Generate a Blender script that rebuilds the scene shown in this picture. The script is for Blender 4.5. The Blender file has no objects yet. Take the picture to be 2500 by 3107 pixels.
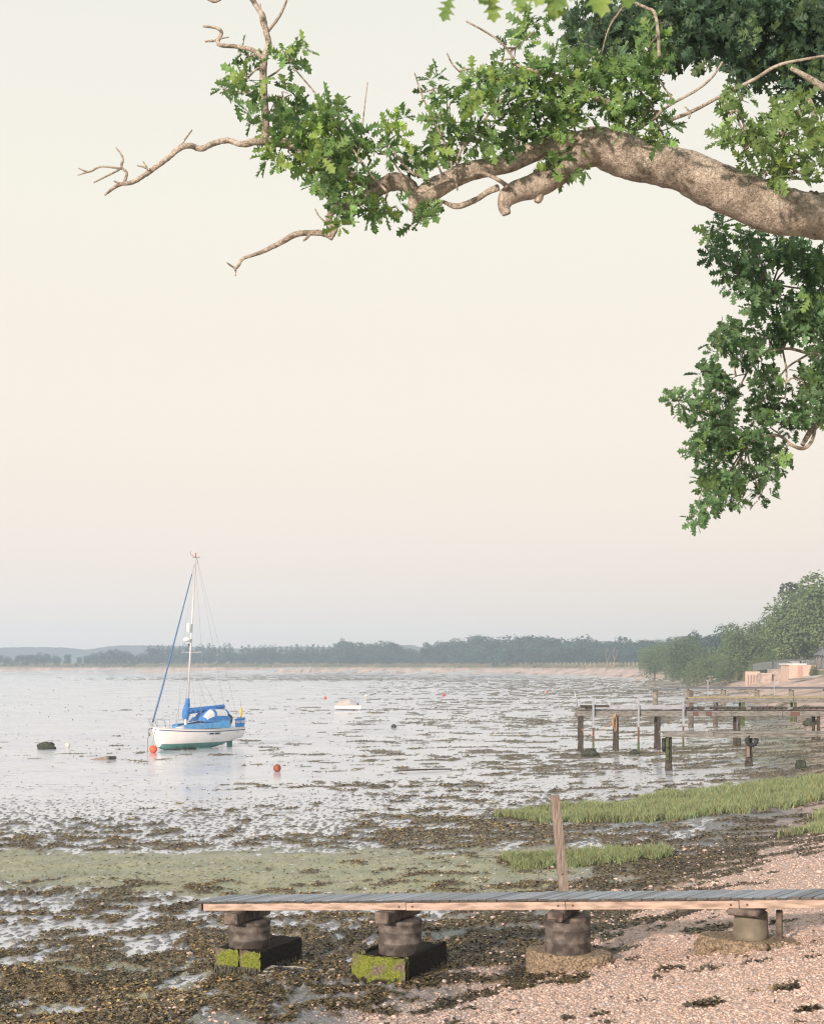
import bpy, math, random
import numpy as np
from mathutils import Vector, Matrix, Euler

random.seed(7)
RNG = np.random.default_rng(11)
SC = bpy.context.scene
COL = SC.collection

# ------------------------------------------------------------------ camera, sky, sun, exposure
H = 5.2            # eye height above the mud, metres
F = 4300.0         # focal length in photo pixels (2500 wide)
HY = 2015.0        # horizon row in the photo
cam_d = bpy.data.cameras.new('camera')
cam = bpy.data.objects.new('camera', cam_d)
COL.objects.link(cam)
cam.location = (0, 0, H)
cam.rotation_euler = (math.radians(90), 0, 0)
cam_d.sensor_fit = 'HORIZONTAL'
cam_d.sensor_width = 36.0
cam_d.lens = 36.0 * F / 2500.0
cam_d.shift_y = (HY - 3107 / 2) / 2500.0
cam_d.clip_start = 0.1
cam_d.clip_end = 9000
cam_d.dof.use_dof = True
cam_d.dof.focus_distance = 26.0
cam_d.dof.aperture_fstop = 9.0
SC.camera = cam

SUN_AZ = Vector((-0.52, -0.86, 0)).normalized()
SUN_EL = math.radians(16)
sun_dir = Vector((SUN_AZ.x * math.cos(SUN_EL), SUN_AZ.y * math.cos(SUN_EL), math.sin(SUN_EL)))
world = bpy.data.worlds.new('World')
SC.world = world
world.use_nodes = True
wn = world.node_tree.nodes
wl = world.node_tree.links
wn.clear()
w_out = wn.new('ShaderNodeOutputWorld')
w_bg = wn.new('ShaderNodeBackground')
w_sky = wn.new('ShaderNodeTexSky')
w_sky.sky_type = 'NISHITA'
w_sky.sun_disc = False
w_sky.sun_elevation = SUN_EL
w_sky.sun_rotation = math.atan2(SUN_AZ.x, SUN_AZ.y)
w_sky.air_density = 1.0
w_sky.dust_density = 4.0
w_sky.ozone_density = 1.0
w_scale = wn.new('ShaderNodeVectorMath'); w_scale.operation = 'SCALE'
w_scale.inputs['Scale'].default_value = 0.10
w_tc = wn.new('ShaderNodeTexCoord')
w_sep = wn.new('ShaderNodeSeparateXYZ')
w_ramp = wn.new('ShaderNodeValToRGB')            # thin milky overcast: colour by elevation, same all round
cr = w_ramp.color_ramp
cr.elements[0].position = 0.0; cr.elements[0].color = (0.56, 0.52, 0.50, 1)
cr.elements[1].position = 1.0; cr.elements[1].color = (0.60, 0.62, 0.64, 1)
for p, c in ((0.03, (0.67, 0.595, 0.54)), (0.09, (0.745, 0.65, 0.57)), (0.17, (0.765, 0.69, 0.59)), (0.30, (0.75, 0.71, 0.615)), (0.45, (0.70, 0.69, 0.625))):
    e = cr.elements.new(p); e.color = (*c, 1)
w_mix = wn.new('ShaderNodeMix'); w_mix.data_type = 'RGBA'
w_mix.inputs['Factor'].default_value = 0.92
wl.new(w_tc.outputs['Generated'], w_sep.inputs[0])
wl.new(w_sep.outputs['Z'], w_ramp.inputs[0])
wl.new(w_sky.outputs[0], w_scale.inputs[0])
wl.new(w_scale.outputs[0], w_mix.inputs[6])
wl.new(w_ramp.outputs[0], w_mix.inputs[7])
wl.new(w_mix.outputs[2], w_bg.inputs[0])
w_bg.inputs[1].default_value = 1.0
wl.new(w_bg.outputs[0], w_out.inputs[0])

sun_d = bpy.data.lights.new('sun', 'SUN')
sun_d.energy = 3.6
sun_d.angle = math.radians(2.5)
sun_d.color = (1.0, 0.80, 0.67)
sun = bpy.data.objects.new('sun', sun_d)
COL.objects.link(sun)
sun.location = sun_dir * 60
sun.rotation_euler = (-sun_dir).to_track_quat('-Z', 'Y').to_euler()

vs = SC.view_settings
SC.display_settings.display_device = 'sRGB'
vs.view_transform = 'Standard'
vs.look = 'None'
vs.exposure = 0.42
vs.gamma = 1.0
vs.use_curve_mapping = False
SC.render.engine = 'CYCLES'
SC.cycles.max_bounces = 6
SC.cycles.diffuse_bounces = 3
SC.cycles.glossy_bounces = 3
SC.cycles.transmission_bounces = 4
SC.cycles.volume_bounces = 1
SC.cycles.use_denoising = True
SC.cycles.pixel_filter_type = 'BLACKMAN_HARRIS'
SC.cycles.filter_width = 1.15
SC.cycles.sample_clamp_indirect = 6

# ------------------------------------------------------------------ authoring helpers
def at(x, y, Y):
    """world point that stands Y metres out, from its row and column in the photograph"""
    return Vector(((x - 1250) * Y / F, Y, H - (y - HY) * Y / F))

def tag(o, label=None, cat=None, group=None, kind=None):
    if label: o['label'] = label
    if cat: o['category'] = cat
    if group: o['group'] = group
    if kind: o['kind'] = kind
    return o

def empty(name, loc=(0, 0, 0), rz=0.0):
    o = bpy.data.objects.new(name, None)
    COL.objects.link(o)
    o.location = loc
    o.rotation_euler = (0, 0, rz)
    o.empty_display_size = 0.2
    return o

def np_mesh(name, V, Fc, smooth=False, colors=None, mats=()):
    """fast mesh from arrays; Fc is (n,k) with one face size"""
    me = bpy.data.meshes.new(name)
    V = np.asarray(V, dtype=np.float32); Fc = np.asarray(Fc, dtype=np.int32)
    n, k = Fc.shape
    me.vertices.add(len(V)); me.vertices.foreach_set('co', V.ravel())
    me.loops.add(n * k); me.loops.foreach_set('vertex_index', Fc.ravel())
    me.polygons.add(n)
    me.polygons.foreach_set('loop_start', np.arange(0, n * k, k, dtype=np.int32))
    me.polygons.foreach_set('loop_total', np.full(n, k, dtype=np.int32))
    if smooth:
        me.polygons.foreach_set('use_smooth', np.ones(n, dtype=bool))
    me.update(calc_edges=True)
    if colors is not None:
        a = me.attributes.new('tint', 'FLOAT_COLOR', 'POINT')
        c = np.ones((len(V), 4), dtype=np.float32); c[:, :colors.shape[1]] = colors
        a.data.foreach_set('color', c.ravel())
    for m in mats: me.materials.append(m)
    return me

def link(name, me, parent=None):
    o = bpy.data.objects.new(name, me)
    COL.objects.link(o)
    if parent is not None: o.parent = parent
    return o

class MB:
    """collects shapes, links them as one mesh object"""
    def __init__(s): s.v = []; s.f = []; s.sm = []
    def add(s, vs_, fs, smooth=False):
        b = len(s.v)
        s.v += [tuple(p) for p in vs_]
        s.f += [tuple(i + b for i in f) for f in fs]
        s.sm += [smooth] * len(fs)
        return s
    def box(s, c, d, rot=None, bev=0.0, jit=0.0):
        hx, hy, hz = d[0] / 2, d[1] / 2, d[2] / 2
        R = rot.to_matrix() if isinstance(rot, Euler) else (rot if rot is not None else Matrix.Identity(3))
        c = Vector(c)
        if bev <= 0:
            pts = [Vector((x, y, z)) for z in (-hz, hz) for y in (-hy, hy) for x in (-hx, hx)]
            fs = [(0, 2, 3, 1), (4, 5, 7, 6), (0, 1, 5, 4), (2, 6, 7, 3), (0, 4, 6, 2), (1, 3, 7, 5)]
        else:
            b = min(bev, hx * .9, hy * .9, hz * .9)
            pts = []
            for z, ins in ((-hz, b), (-hz + b, 0), (hz - b, 0), (hz, b)):
                x, y = hx - ins, hy - ins
                k = b if ins == 0 else b * .4
                pts += [Vector(p) for p in ((x - k, -y, z), (x, -y + k, z), (x, y - k, z), (x - k, y, z), (-x + k, y, z), (-x, y - k, z), (-x, -y + k, z), (-x + k, -y, z))]
            fs = []
            for l in range(3):
                for i in range(8):
                    j = (i + 1) % 8
                    fs.append((l * 8 + i, l * 8 + j, l * 8 + 8 + j, l * 8 + 8 + i))
            fs.append(tuple(range(7, -1, -1))); fs.append(tuple(range(24, 32)))
        if jit: pts = [p + Vector((random.uniform(-jit, jit), random.uniform(-jit, jit), random.uniform(-jit, jit))) for p in pts]
        return s.add([R @ p + c for p in pts], fs)
    def tube(s, path, rad, n=8, cap=True, wob=0.0, smooth=True):
        path = [Vector(p) for p in path]
        if not hasattr(rad, '__len__'): rad = [rad] * len(path)
        vs_ = []; fs = []
        up = Vector((0.13, 0.2, 1)).normalized()
        t0 = (path[1] - path[0]).normalized()
        u = t0.cross(up)
        if u.length < .1: u = t0.cross(Vector((1, 0, 0)))
        u.normalize()
        for i, p in enumerate(path):
            t = (path[min(i + 1, len(path) - 1)] - path[max(i - 1, 0)]).normalized()
            u = (u - t * u.dot(t)).normalized()
            w = t.cross(u)
            for k in range(n):
                a = 2 * math.pi * k / n
                r = rad[i] * (1 + random.uniform(-wob, wob))
                vs_.append(p + (u * math.cos(a) + w * math.sin(a)) * r)
        for i in range(len(path) - 1):
            for k in range(n):
                k2 = (k + 1) % n
                fs.append((i * n + k, i * n + k2, (i + 1) * n + k2, (i + 1) * n + k))
        if cap:
            fs.append(tuple(range(n - 1, -1, -1)))
            fs.append(tuple((len(path) - 1) * n + k for k in range(n)))
        return s.add(vs_, fs, smooth)
    def lathe(s, prof, n=24, c=(0, 0, 0), rot=None, jit=0.0, smooth=True):
        R = rot if rot is not None else Matrix.Identity(3)
        c = Vector(c); vs_ = []; fs = []
        for r, z in prof:
            for k in range(n):
                a = 2 * math.pi * k / n
                rr = r * (1 + random.uniform(-jit, jit))
                vs_.append(R @ Vector((rr * math.cos(a), rr * math.sin(a), z)) + c)
        for i in range(len(prof) - 1):
            for k in range(n):
                k2 = (k + 1) % n
                fs.append((i * n + k, i * n + k2, (i + 1) * n + k2, (i + 1) * n + k))
        fs.append(tuple(range(n - 1, -1, -1)))
        fs.append(tuple((len(prof) - 1) * n + k for k in range(n)))
        return s.add(vs_, fs, smooth)
    def mesh(s, name, mat):
        me = bpy.data.meshes.new(name)
        me.from_pydata(s.v, [], s.f)
        me.polygons.foreach_set('use_smooth', s.sm)
        me.materials.append(mat)
        me.update()
        return me
    def build(s, name, mat, parent=None):
        return link(name, s.mesh(name, mat), parent)

def copy_tree(o, parent=None):
    c = o.copy(); COL.objects.link(c); c.parent = parent
    for ch in list(o.children): copy_tree(ch, c)
    return c

def catmull(pts, sub=6):
    """smooth polyline through points of any dimension"""
    P = np.array(pts, float)
    if len(P) < 3: sub = max(sub, 2)
    P = np.vstack([2 * P[0] - P[1], P, 2 * P[-1] - P[-2]])
    out = []
    for i in range(1, len(P) - 2):
        p0, p1, p2, p3 = P[i - 1], P[i], P[i + 1], P[i + 2]
        for k in range(sub):
            t = k / sub
            out.append(.5 * ((2 * p1) + (-p0 + p2) * t + (2 * p0 - 5 * p1 + 4 * p2 - p3) * t * t + (-p0 + 3 * p1 - 3 * p2 + p3) * t ** 3))
    out.append(P[-2])
    return np.array(out)

# gradient noise -----------------------------------------------------
def perlin(x, y, seed=0):
    xi = np.floor(x).astype(np.int64); yi = np.floor(y).astype(np.int64)
    xf = x - xi; yf = y - yi
    def g(ix, iy, dx, dy):
        h = (ix * 374761393 + iy * 668265263 + seed * 982451653) & 0x7fffffff
        h = ((h ^ (h >> 13)) * 1274126177) & 0x7fffffff
        a = ((h ^ (h >> 16)) & 1023) * (2 * math.pi / 1024)
        return np.cos(a) * dx + np.sin(a) * dy
    u = xf * xf * xf * (xf * (xf * 6 - 15) + 10); v = yf * yf * yf * (yf * (yf * 6 - 15) + 10)
    a = g(xi, yi, xf, yf); b = g(xi + 1, yi, xf - 1, yf)
    c = g(xi, yi + 1, xf, yf - 1); d = g(xi + 1, yi + 1, xf - 1, yf - 1)
    return (a + (b - a) * u) * (1 - v) + (c + (d - c) * u) * v

def fbm(x, y, seed=0, octs=4, gain=.5):
    s = 0; amp = 1; tot = 0
    for o in range(octs):
        s = s + amp * perlin(x * 2 ** o + 17.3 * o, y * 2 ** o - 9.1 * o, seed + o)
        tot += amp; amp *= gain
    return s / tot

def sstep(a, b, x):
    t = np.clip((x - a) / (b - a), 0, 1)
    return t * t * (3 - 2 * t)

# ------------------------------------------------------------------ materials
MATS = {}
def mat(name, col, rough=.7, var=.25, scale=8.0, col2=None, bump=.0, bscale=None, spec=.5, metal=0.0, stretch=(1, 1, 1), coord='Object', mix_lo=.35, mix_hi=.65, dist=.01, detail=6):
    m = bpy.data.materials.new(name); m.use_nodes = True
    nt = m.node_tree; n = nt.nodes; l = nt.links
    b = n['Principled BSDF']
    tc = n.new('ShaderNodeTexCoord'); mp = n.new('ShaderNodeMapping')
    mp.inputs['Scale'].default_value = stretch
    l.new(tc.outputs[coord], mp.inputs[0])
    nz = n.new('ShaderNodeTexNoise'); nz.inputs['Scale'].default_value = scale; nz.inputs['Detail'].default_value = detail
    l.new(mp.outputs[0], nz.inputs['Vector'])
    rp = n.new('ShaderNodeValToRGB')
    c2 = col2 if col2 else tuple(c * (1 - var) for c in col)
    c1 = col if col2 else tuple(min(1, c * (1 + var * .6)) for c in col)
    rp.color_ramp.elements[0].position = mix_lo; rp.color_ramp.elements[0].color = (*c2, 1)
    rp.color_ramp.elements[1].position = mix_hi; rp.color_ramp.elements[1].color = (*c1, 1)
    l.new(nz.outputs[0], rp.inputs[0]); l.new(rp.outputs[0], b.inputs['Base Color'])
    b.inputs['Roughness'].default_value = rough
    b.inputs['Specular IOR Level'].default_value = spec
    b.inputs['Metallic'].default_value = metal
    if bump:
        bp = n.new('ShaderNodeBump'); bp.inputs['Strength'].default_value = bump; bp.inputs['Distance'].default_value = dist
        nb = n.new('ShaderNodeTexNoise'); nb.inputs['Scale'].default_value = bscale or scale * 3; nb.inputs['Detail'].default_value = 8
        l.new(mp.outputs[0], nb.inputs['Vector'])
        l.new(nb.outputs[0], bp.inputs['Height']); l.new(bp.outputs[0], b.inputs['Normal'])
    MATS[name] = m
    return m

def attr_mat(name, rough=.6, spec=.4, bump=0, bscale=60, transl=0.0, dist=.01, jitter=.25, jscale=30):
    """colour from the mesh's own 'tint' attribute with a little grain"""
    m = bpy.data.materials.new(name); m.use_nodes = True
    nt = m.node_tree; n = nt.nodes; l = nt.links
    b = n['Principled BSDF']
    a = n.new('ShaderNodeAttribute'); a.attribute_name = 'tint'
    tc = n.new('ShaderNodeTexCoord')
    nz = n.new('ShaderNodeTexNoise'); nz.inputs['Scale'].default_value = jscale; nz.inputs['Detail'].default_value = 5
    l.new(tc.outputs['Object'], nz.inputs['Vector'])
    mr = n.new('ShaderNodeMapRange'); mr.inputs[1].default_value = .3; mr.inputs[2].default_value = .7
    mr.inputs[3].default_value = 1 - jitter; mr.inputs[4].default_value = 1 + jitter
    l.new(nz.outputs[0], mr.inputs[0])
    vm = n.new('ShaderNodeVectorMath'); vm.operation = 'SCALE'
    l.new(a.outputs['Color'], vm.inputs[0]); l.new(mr.outputs[0], vm.inputs['Scale'])
    l.new(vm.outputs[0], b.inputs['Base Color'])
    b.inputs['Roughness'].default_value = rough
    b.inputs['Specular IOR Level'].default_value = spec
    if bump:
        bp = n.new('ShaderNodeBump'); bp.inputs['Strength'].default_value = bump; bp.inputs['Distance'].default_value = dist
        nb = n.new('ShaderNodeTexNoise'); nb.inputs['Scale'].default_value = bscale; nb.inputs['Detail'].default_value = 6
        l.new(tc.outputs['Object'], nb.inputs['Vector'])
        l.new(nb.outputs[0], bp.inputs['Height']); l.new(bp.outputs[0], b.inputs['Normal'])
    if transl:
        t = n.new('ShaderNodeBsdfTranslucent'); l.new(vm.outputs[0], t.inputs['Color'])
        mx = n.new('ShaderNodeMixShader'); mx.inputs[0].default_value = transl
        l.new(b.outputs[0], mx.inputs[1]); l.new(t.outputs[0], mx.inputs[2])
        l.new(mx.outputs[0], n['Material Output'].inputs['Surface'])
    MATS[name] = m
    return m

def foliage_mat(name, c1, c2, scale=.5, transl=.25, rnd=.35):
    """leaf material: clumps of two greens, shifted a little from tree to tree"""
    m = bpy.data.materials.new(name); m.use_nodes = True
    nt = m.node_tree; n = nt.nodes; l = nt.links
    b = n['Principled BSDF']; b.inputs['Roughness'].default_value = .65; b.inputs['Specular IOR Level'].default_value = .25
    tc = n.new('ShaderNodeTexCoord'); oi = n.new('ShaderNodeObjectInfo')
    nz = n.new('ShaderNodeTexNoise'); nz.inputs['Scale'].default_value = scale; nz.inputs['Detail'].default_value = 6
    l.new(tc.outputs['Object'], nz.inputs['Vector'])
    rp = n.new('ShaderNodeValToRGB')
    rp.color_ramp.elements[0].position = .36; rp.color_ramp.elements[0].color = (*c2, 1)
    rp.color_ramp.elements[1].position = .64; rp.color_ramp.elements[1].color = (*c1, 1)
    l.new(nz.outputs[0], rp.inputs[0])
    mr = n.new('ShaderNodeMapRange'); mr.inputs[3].default_value = 1 - rnd; mr.inputs[4].default_value = 1 + rnd
    l.new(oi.outputs['Random'], mr.inputs[0])
    vm = n.new('ShaderNodeVectorMath'); vm.operation = 'SCALE'
    l.new(rp.outputs[0], vm.inputs[0]); l.new(mr.outputs[0], vm.inputs['Scale'])
    l.new(vm.outputs[0], b.inputs['Base Color'])
    t = n.new('ShaderNodeBsdfTranslucent'); l.new(vm.outputs[0], t.inputs['Color'])
    mx = n.new('ShaderNodeMixShader'); mx.inputs[0].default_value = transl
    l.new(b.outputs[0], mx.inputs[1]); l.new(t.outputs[0], mx.inputs[2])
    l.new(mx.outputs[0], n['Material Output'].inputs['Surface'])
    MATS[name] = m
    return m

mat('deck_wood', (.25, .285, .33), .45, .3, 7, col2=(.15, .18, .215), bump=.5, stretch=(1, 8, 1), spec=.5)
mat('fresh_timber', (.52, .40, .335), .75, .3, 3.2, col2=(.27, .205, .16), bump=.45, stretch=(1, 6, 5), mix_lo=.36, mix_hi=.58, detail=9)
mat('old_timber', (.20, .165, .14), .85, .4, 9, col2=(.055, .042, .036), bump=.9, bscale=30)
mat('post_wood', (.33, .275, .235), .85, .4, 10, col2=(.15, .12, .10), bump=.8, stretch=(6, 6, .6))
mat('drum_rust', (.24, .215, .195), .75, .4, 7, col2=(.075, .064, .058), bump=.6, bscale=60, mix_lo=.42, mix_hi=.72, detail=9)
mat('drum_pale', (.32, .31, .29), .8, .3, 12, bump=.5)
mat('rust', (.18, .075, .045), .8, .5, 12, col2=(.10, .075, .06))
mat('grey_board', (.27, .265, .25), .85, .4, 3, col2=(.12, .115, .105), bump=.5, stretch=(1, 1, 5))
mat('grey_metal', (.42, .45, .50), .45, .15, 5, metal=.4)
mat('pile_dark', (.085, .065, .052), .8, .5, 8, col2=(.022, .019, .016), bump=1.0, bscale=25)
mat('moss_green', (.11, .15, .04), .9, .4, 6, col2=(.035, .045, .02), bump=.8)
mat('concrete_pile', (.27, .25, .20), .85, .3, 4, col2=(.15, .135, .10), bump=.4)
mat('rubber', (.025, .025, .027), .6, .3, 20)
mat('orange_rope', (.56, .34, .18), .8, .2, 30)
mat('gelcoat', (.80, .79, .78), .35, .04, 3)
mat('antifoul', (.13, .33, .30), .7, .35, 4, col2=(.08, .21, .19))
mat('deck_white', (.78, .77, .76), .5, .05, 4)
mat('navy', (.03, .06, .16), .5, .1, 4)
mat('blue_canvas', (.05, .21, .55), .8, .25, 5, bump=.4, bscale=9, dist=.03)
mat('sky_canvas', (.09, .33, .66), .8, .15, 5, bump=.3, bscale=9, dist=.02)
mat('furl_blue', (.09, .18, .34), .8, .2, 6)
mat('clear_vinyl', (.62, .64, .66), .2, .15, 8)
mat('alloy', (.62, .62, .63), .4, .05, 4, metal=.3)
mat('steel', (.30, .31, .33), .4, .1, 6, metal=.6)
mat('wire', (.33, .34, .36), .5, .1, 6)
mat('dark_glass', (.03, .035, .05), .15, .1, 5)
mat('white_paint', (.80, .79, .77), .5, .06, 4)
mat('yellow', (.65, .45, .06), .6, .15, 6)
mat('orange_buoy', (.80, .13, .05), .5, .12, 5)
mat('red_buoy', (.60, .07, .06), .55, .2, 5)
mat('rust_buoy', (.42, .10, .05), .7, .4, 9, col2=(.12, .04, .03))
mat('white_buoy', (.72, .68, .60), .55, .1, 6)
mat('pink_buoy', (.62, .30, .25), .55, .15, 6)
mat('tarpaulin', (.44, .41, .375), .8, .15, 4, bump=.6, bscale=4, dist=.04)
mat('tarpaulin_grey', (.35, .37, .40), .8, .15, 4, bump=.6, bscale=4, dist=.04)
mat('weed_rock', (.06, .07, .045), .8, .5, 6, col2=(.02, .028, .02), bump=1.0, bscale=12, dist=.05)
mat('brick', (.50, .30, .24), .85, .2, 2, col2=(.42, .25, .20), bump=.3)
mat('pink_render', (.60, .46, .39), .9, .15, 1.2, col2=(.52, .40, .34))
mat('grey_wall', (.45, .37, .33), .9, .25, 1.5)
mat('concrete', (.42, .40, .36), .9, .2, 1.5)
mat('shed_grey', (.16, .18, .19), .8, .2, 2)
mat('slate', (.13, .14, .16), .7, .2, 3)
mat('trunk_bark', (.12, .095, .075), .95, .4, 3, bump=.8)
mat('pale_trunk', (.40, .37, .33), .9, .2, 3)
mat('barnacle', (.44, .35, .245), .95, .5, 35, col2=(.13, .098, .07), bump=1.0, bscale=70, dist=.03)

def end_grain(m, d, col):
    """darker, wetter end grain on the sawn ends of the boards"""
    n = m.node_tree.nodes; l = m.node_tree.links; b = n['Principled BSDF']
    src = b.inputs['Base Color'].links[0].from_socket
    g = n.new('ShaderNodeNewGeometry'); dt = n.new('ShaderNodeVectorMath'); dt.operation = 'DOT_PRODUCT'; dt.inputs[1].default_value = d
    l.new(g.outputs['True Normal'], dt.inputs[0])
    gt = n.new('ShaderNodeMath'); gt.operation = 'GREATER_THAN'; gt.inputs[1].default_value = .7; l.new(dt.outputs['Value'], gt.inputs[0])
    mx = n.new('ShaderNodeMix'); mx.data_type = 'RGBA'; mx.inputs[7].default_value = (*col, 1)
    l.new(gt.outputs[0], mx.inputs[0]); l.new(src, mx.inputs[6]); l.new(mx.outputs[2], b.inputs['Base Color'])
for nm_, k_ in (('deck_wood_pale', 1.3), ('deck_wood_dark', .72)):
    mat(nm_, (.25 * k_, .285 * k_, .33 * k_), .45, .3, 7, col2=(.15 * k_, .18 * k_, .215 * k_), bump=.5, stretch=(1, 8, 1), spec=.5)
for nm_ in ('deck_wood', 'deck_wood_pale', 'deck_wood_dark'):
    end_grain(MATS[nm_], (-.42, -.90, 0), (.06, .055, .05))

def block_mat():
    """old concrete: moss in large patches above, dark weed stain near the ground (real growth, by height), shade painted on all but the front faces"""
    m = bpy.data.materials.new('mossy_concrete'); m.use_nodes = True
    n = m.node_tree.nodes; l = m.node_tree.links; b = n['Principled BSDF']
    tc = n.new('ShaderNodeTexCoord')
    def noise(sc, dt=6):
        z = n.new('ShaderNodeTexNoise'); z.inputs['Scale'].default_value = sc; z.inputs['Detail'].default_value = dt
        l.new(tc.outputs['Object'], z.inputs['Vector']); return z
    def ramp(src, p0, c0, p1, c1):
        r = n.new('ShaderNodeValToRGB')
        r.color_ramp.elements[0].position = p0; r.color_ramp.elements[0].color = (*c0, 1)
        r.color_ramp.elements[1].position = p1; r.color_ramp.elements[1].color = (*c1, 1)
        l.new(src, r.inputs[0]); return r
    def mix(f, a, c):
        x = n.new('ShaderNodeMix'); x.data_type = 'RGBA'
        l.new(f, x.inputs[0]); l.new(a, x.inputs[6]); l.new(c, x.inputs[7]); return x.outputs[2]
    conc = ramp(noise(30).outputs[0], .35, (.10, .085, .068), .65, (.23, .19, .155))
    moss = ramp(noise(45).outputs[0], .35, (.10, .125, .022), .65, (.225, .26, .055))
    fac = ramp(noise(3.6, 6).outputs[0], .40, (0, 0, 0), .50, (1, 1, 1))
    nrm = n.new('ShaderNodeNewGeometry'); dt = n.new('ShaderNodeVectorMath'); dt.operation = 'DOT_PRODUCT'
    dt.inputs[1].default_value = (-.42, -.90, 0)          # moss on front faces only; the other faces get painted near-black shade
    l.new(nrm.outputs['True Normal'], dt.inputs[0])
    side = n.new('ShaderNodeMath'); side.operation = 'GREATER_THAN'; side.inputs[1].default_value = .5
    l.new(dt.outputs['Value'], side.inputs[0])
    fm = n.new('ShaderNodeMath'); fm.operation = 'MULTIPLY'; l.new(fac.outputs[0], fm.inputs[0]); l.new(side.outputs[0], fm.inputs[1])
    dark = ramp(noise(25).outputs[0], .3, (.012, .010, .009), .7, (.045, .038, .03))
    c0 = mix(side.outputs[0], dark.outputs[0], conc.outputs[0])  # shade put into the colour of every face but the front
    c1 = mix(fm.outputs[0], c0, moss.outputs[0])
    sp = n.new('ShaderNodeSeparateXYZ'); l.new(tc.outputs['Object'], sp.inputs[0])
    nd = noise(9, 5)
    ad = n.new('ShaderNodeMath'); ad.operation = 'MULTIPLY_ADD'; ad.inputs[1].default_value = -.45; l.new(nd.outputs[0], ad.inputs[0]); l.new(sp.outputs['Z'], ad.inputs[2])
    low = ramp(ad.outputs[0], 0.0, (1, 1, 1), .05, (0, 0, 0))
    c2 = mix(low.outputs[0], c1, dark.outputs[0])
    l.new(c2, b.inputs['Base Color']); b.inputs['Roughness'].default_value = .9; b.inputs['Specular IOR Level'].default_value = .1
    bp = n.new('ShaderNodeBump'); bp.inputs['Strength'].default_value = .9; bp.inputs['Distance'].default_value = .015
    l.new(noise(50, 8).outputs[0], bp.inputs['Height']); l.new(bp.outputs[0], b.inputs['Normal'])
    MATS['mossy_concrete'] = m
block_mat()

def bark_mat():
    m = bpy.data.materials.new('oak_bark'); m.use_nodes = True
    n = m.node_tree.nodes; l = m.node_tree.links; b = n['Principled BSDF']
    tc = n.new('ShaderNodeTexCoord')
    nz = n.new('ShaderNodeTexNoise'); nz.inputs['Scale'].default_value = 5; nz.inputs['Detail'].default_value = 8; nz.inputs['Roughness'].default_value = .65
    nf = n.new('ShaderNodeTexNoise'); nf.inputs['Scale'].default_value = 34; nf.inputs['Detail'].default_value = 8; nf.inputs['Roughness'].default_value = .7
    vo = n.new('ShaderNodeTexVoronoi'); vo.feature = 'DISTANCE_TO_EDGE'; vo.inputs['Scale'].default_value = 30
    wv = n.new('ShaderNodeTexNoise'); wv.inputs['Scale'].default_value = 9; wv.inputs['Detail'].default_value = 4
    va = n.new('ShaderNodeVectorMath'); va.operation = 'MULTIPLY_ADD'; va.inputs[1].default_value = (.16, .16, .16)
    l.new(tc.outputs['Object'], nz.inputs['Vector']); l.new(tc.outputs['Object'], nf.inputs['Vector']); l.new(tc.outputs['Object'], wv.inputs['Vector'])
    l.new(wv.outputs['Color'], va.inputs[0]); l.new(tc.outputs['Object'], va.inputs[2]); l.new(va.outputs[0], vo.inputs['Vector'])
    r1 = n.new('ShaderNodeValToRGB'); e = r1.color_ramp.elements
    e[0].position = .38; e[0].color = (.45, .39, .325, 1); e[1].position = .60; e[1].color = (.77, .69, .585, 1)
    l.new(nz.outputs[0], r1.inputs[0])
    r2 = n.new('ShaderNodeValToRGB'); e = r2.color_ramp.elements
    e[0].position = .36; e[0].color = (.36, .335, .31, 1); e[1].position = .54; e[1].color = (1, 1, 1, 1)
    l.new(nf.outputs[0], r2.inputs[0])
    mx = n.new('ShaderNodeMix'); mx.data_type = 'RGBA'; mx.blend_type = 'MULTIPLY'; mx.inputs[0].default_value = .78
    l.new(r1.outputs[0], mx.inputs[6]); l.new(r2.outputs[0], mx.inputs[7])
    r3 = n.new('ShaderNodeValToRGB'); e = r3.color_ramp.elements
    e[0].position = .0; e[0].color = (.42, .38, .35, 1); e[1].position = .10; e[1].color = (1, 1, 1, 1)
    l.new(vo.outputs['Distance'], r3.inputs[0])
    m2 = n.new('ShaderNodeMix'); m2.data_type = 'RGBA'; m2.blend_type = 'MULTIPLY'; m2.inputs[0].default_value = .15
    l.new(mx.outputs[2], m2.inputs[6]); l.new(r3.outputs[0], m2.inputs[7])
    l.new(m2.outputs[2], b.inputs['Base Color']); b.inputs['Roughness'].default_value = .95; b.inputs['Specular IOR Level'].default_value = .2
    ad = n.new('ShaderNodeMath'); ad.operation = 'ADD'
    sc_ = n.new('ShaderNodeMath'); sc_.operation = 'MULTIPLY'; sc_.inputs[1].default_value = .3; l.new(r3.outputs[0], sc_.inputs[0])
    l.new(nf.outputs[0], ad.inputs[0]); l.new(sc_.outputs[0], ad.inputs[1])
    bp = n.new('ShaderNodeBump'); bp.inputs['Strength'].default_value = 1.0; bp.inputs['Distance'].default_value = .03
    l.new(ad.outputs[0], bp.inputs['Height']); l.new(bp.outputs[0], b.inputs['Normal'])
    MATS['oak_bark'] = m
bark_mat()

# ------------------------------------------------------------------ shape of the shore
SHORE = np.array([(-16, -18), (-4, 8), (-.2, 16.5), (4.65, 26.7), (9.6, 35), (22, 75), (38, 150), (52, 220), (62, 300), (75, 420), (70, 560), (40, 690), (-40, 742), (-150, 762), (-400, 785), (-1600, 830)], float)

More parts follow.
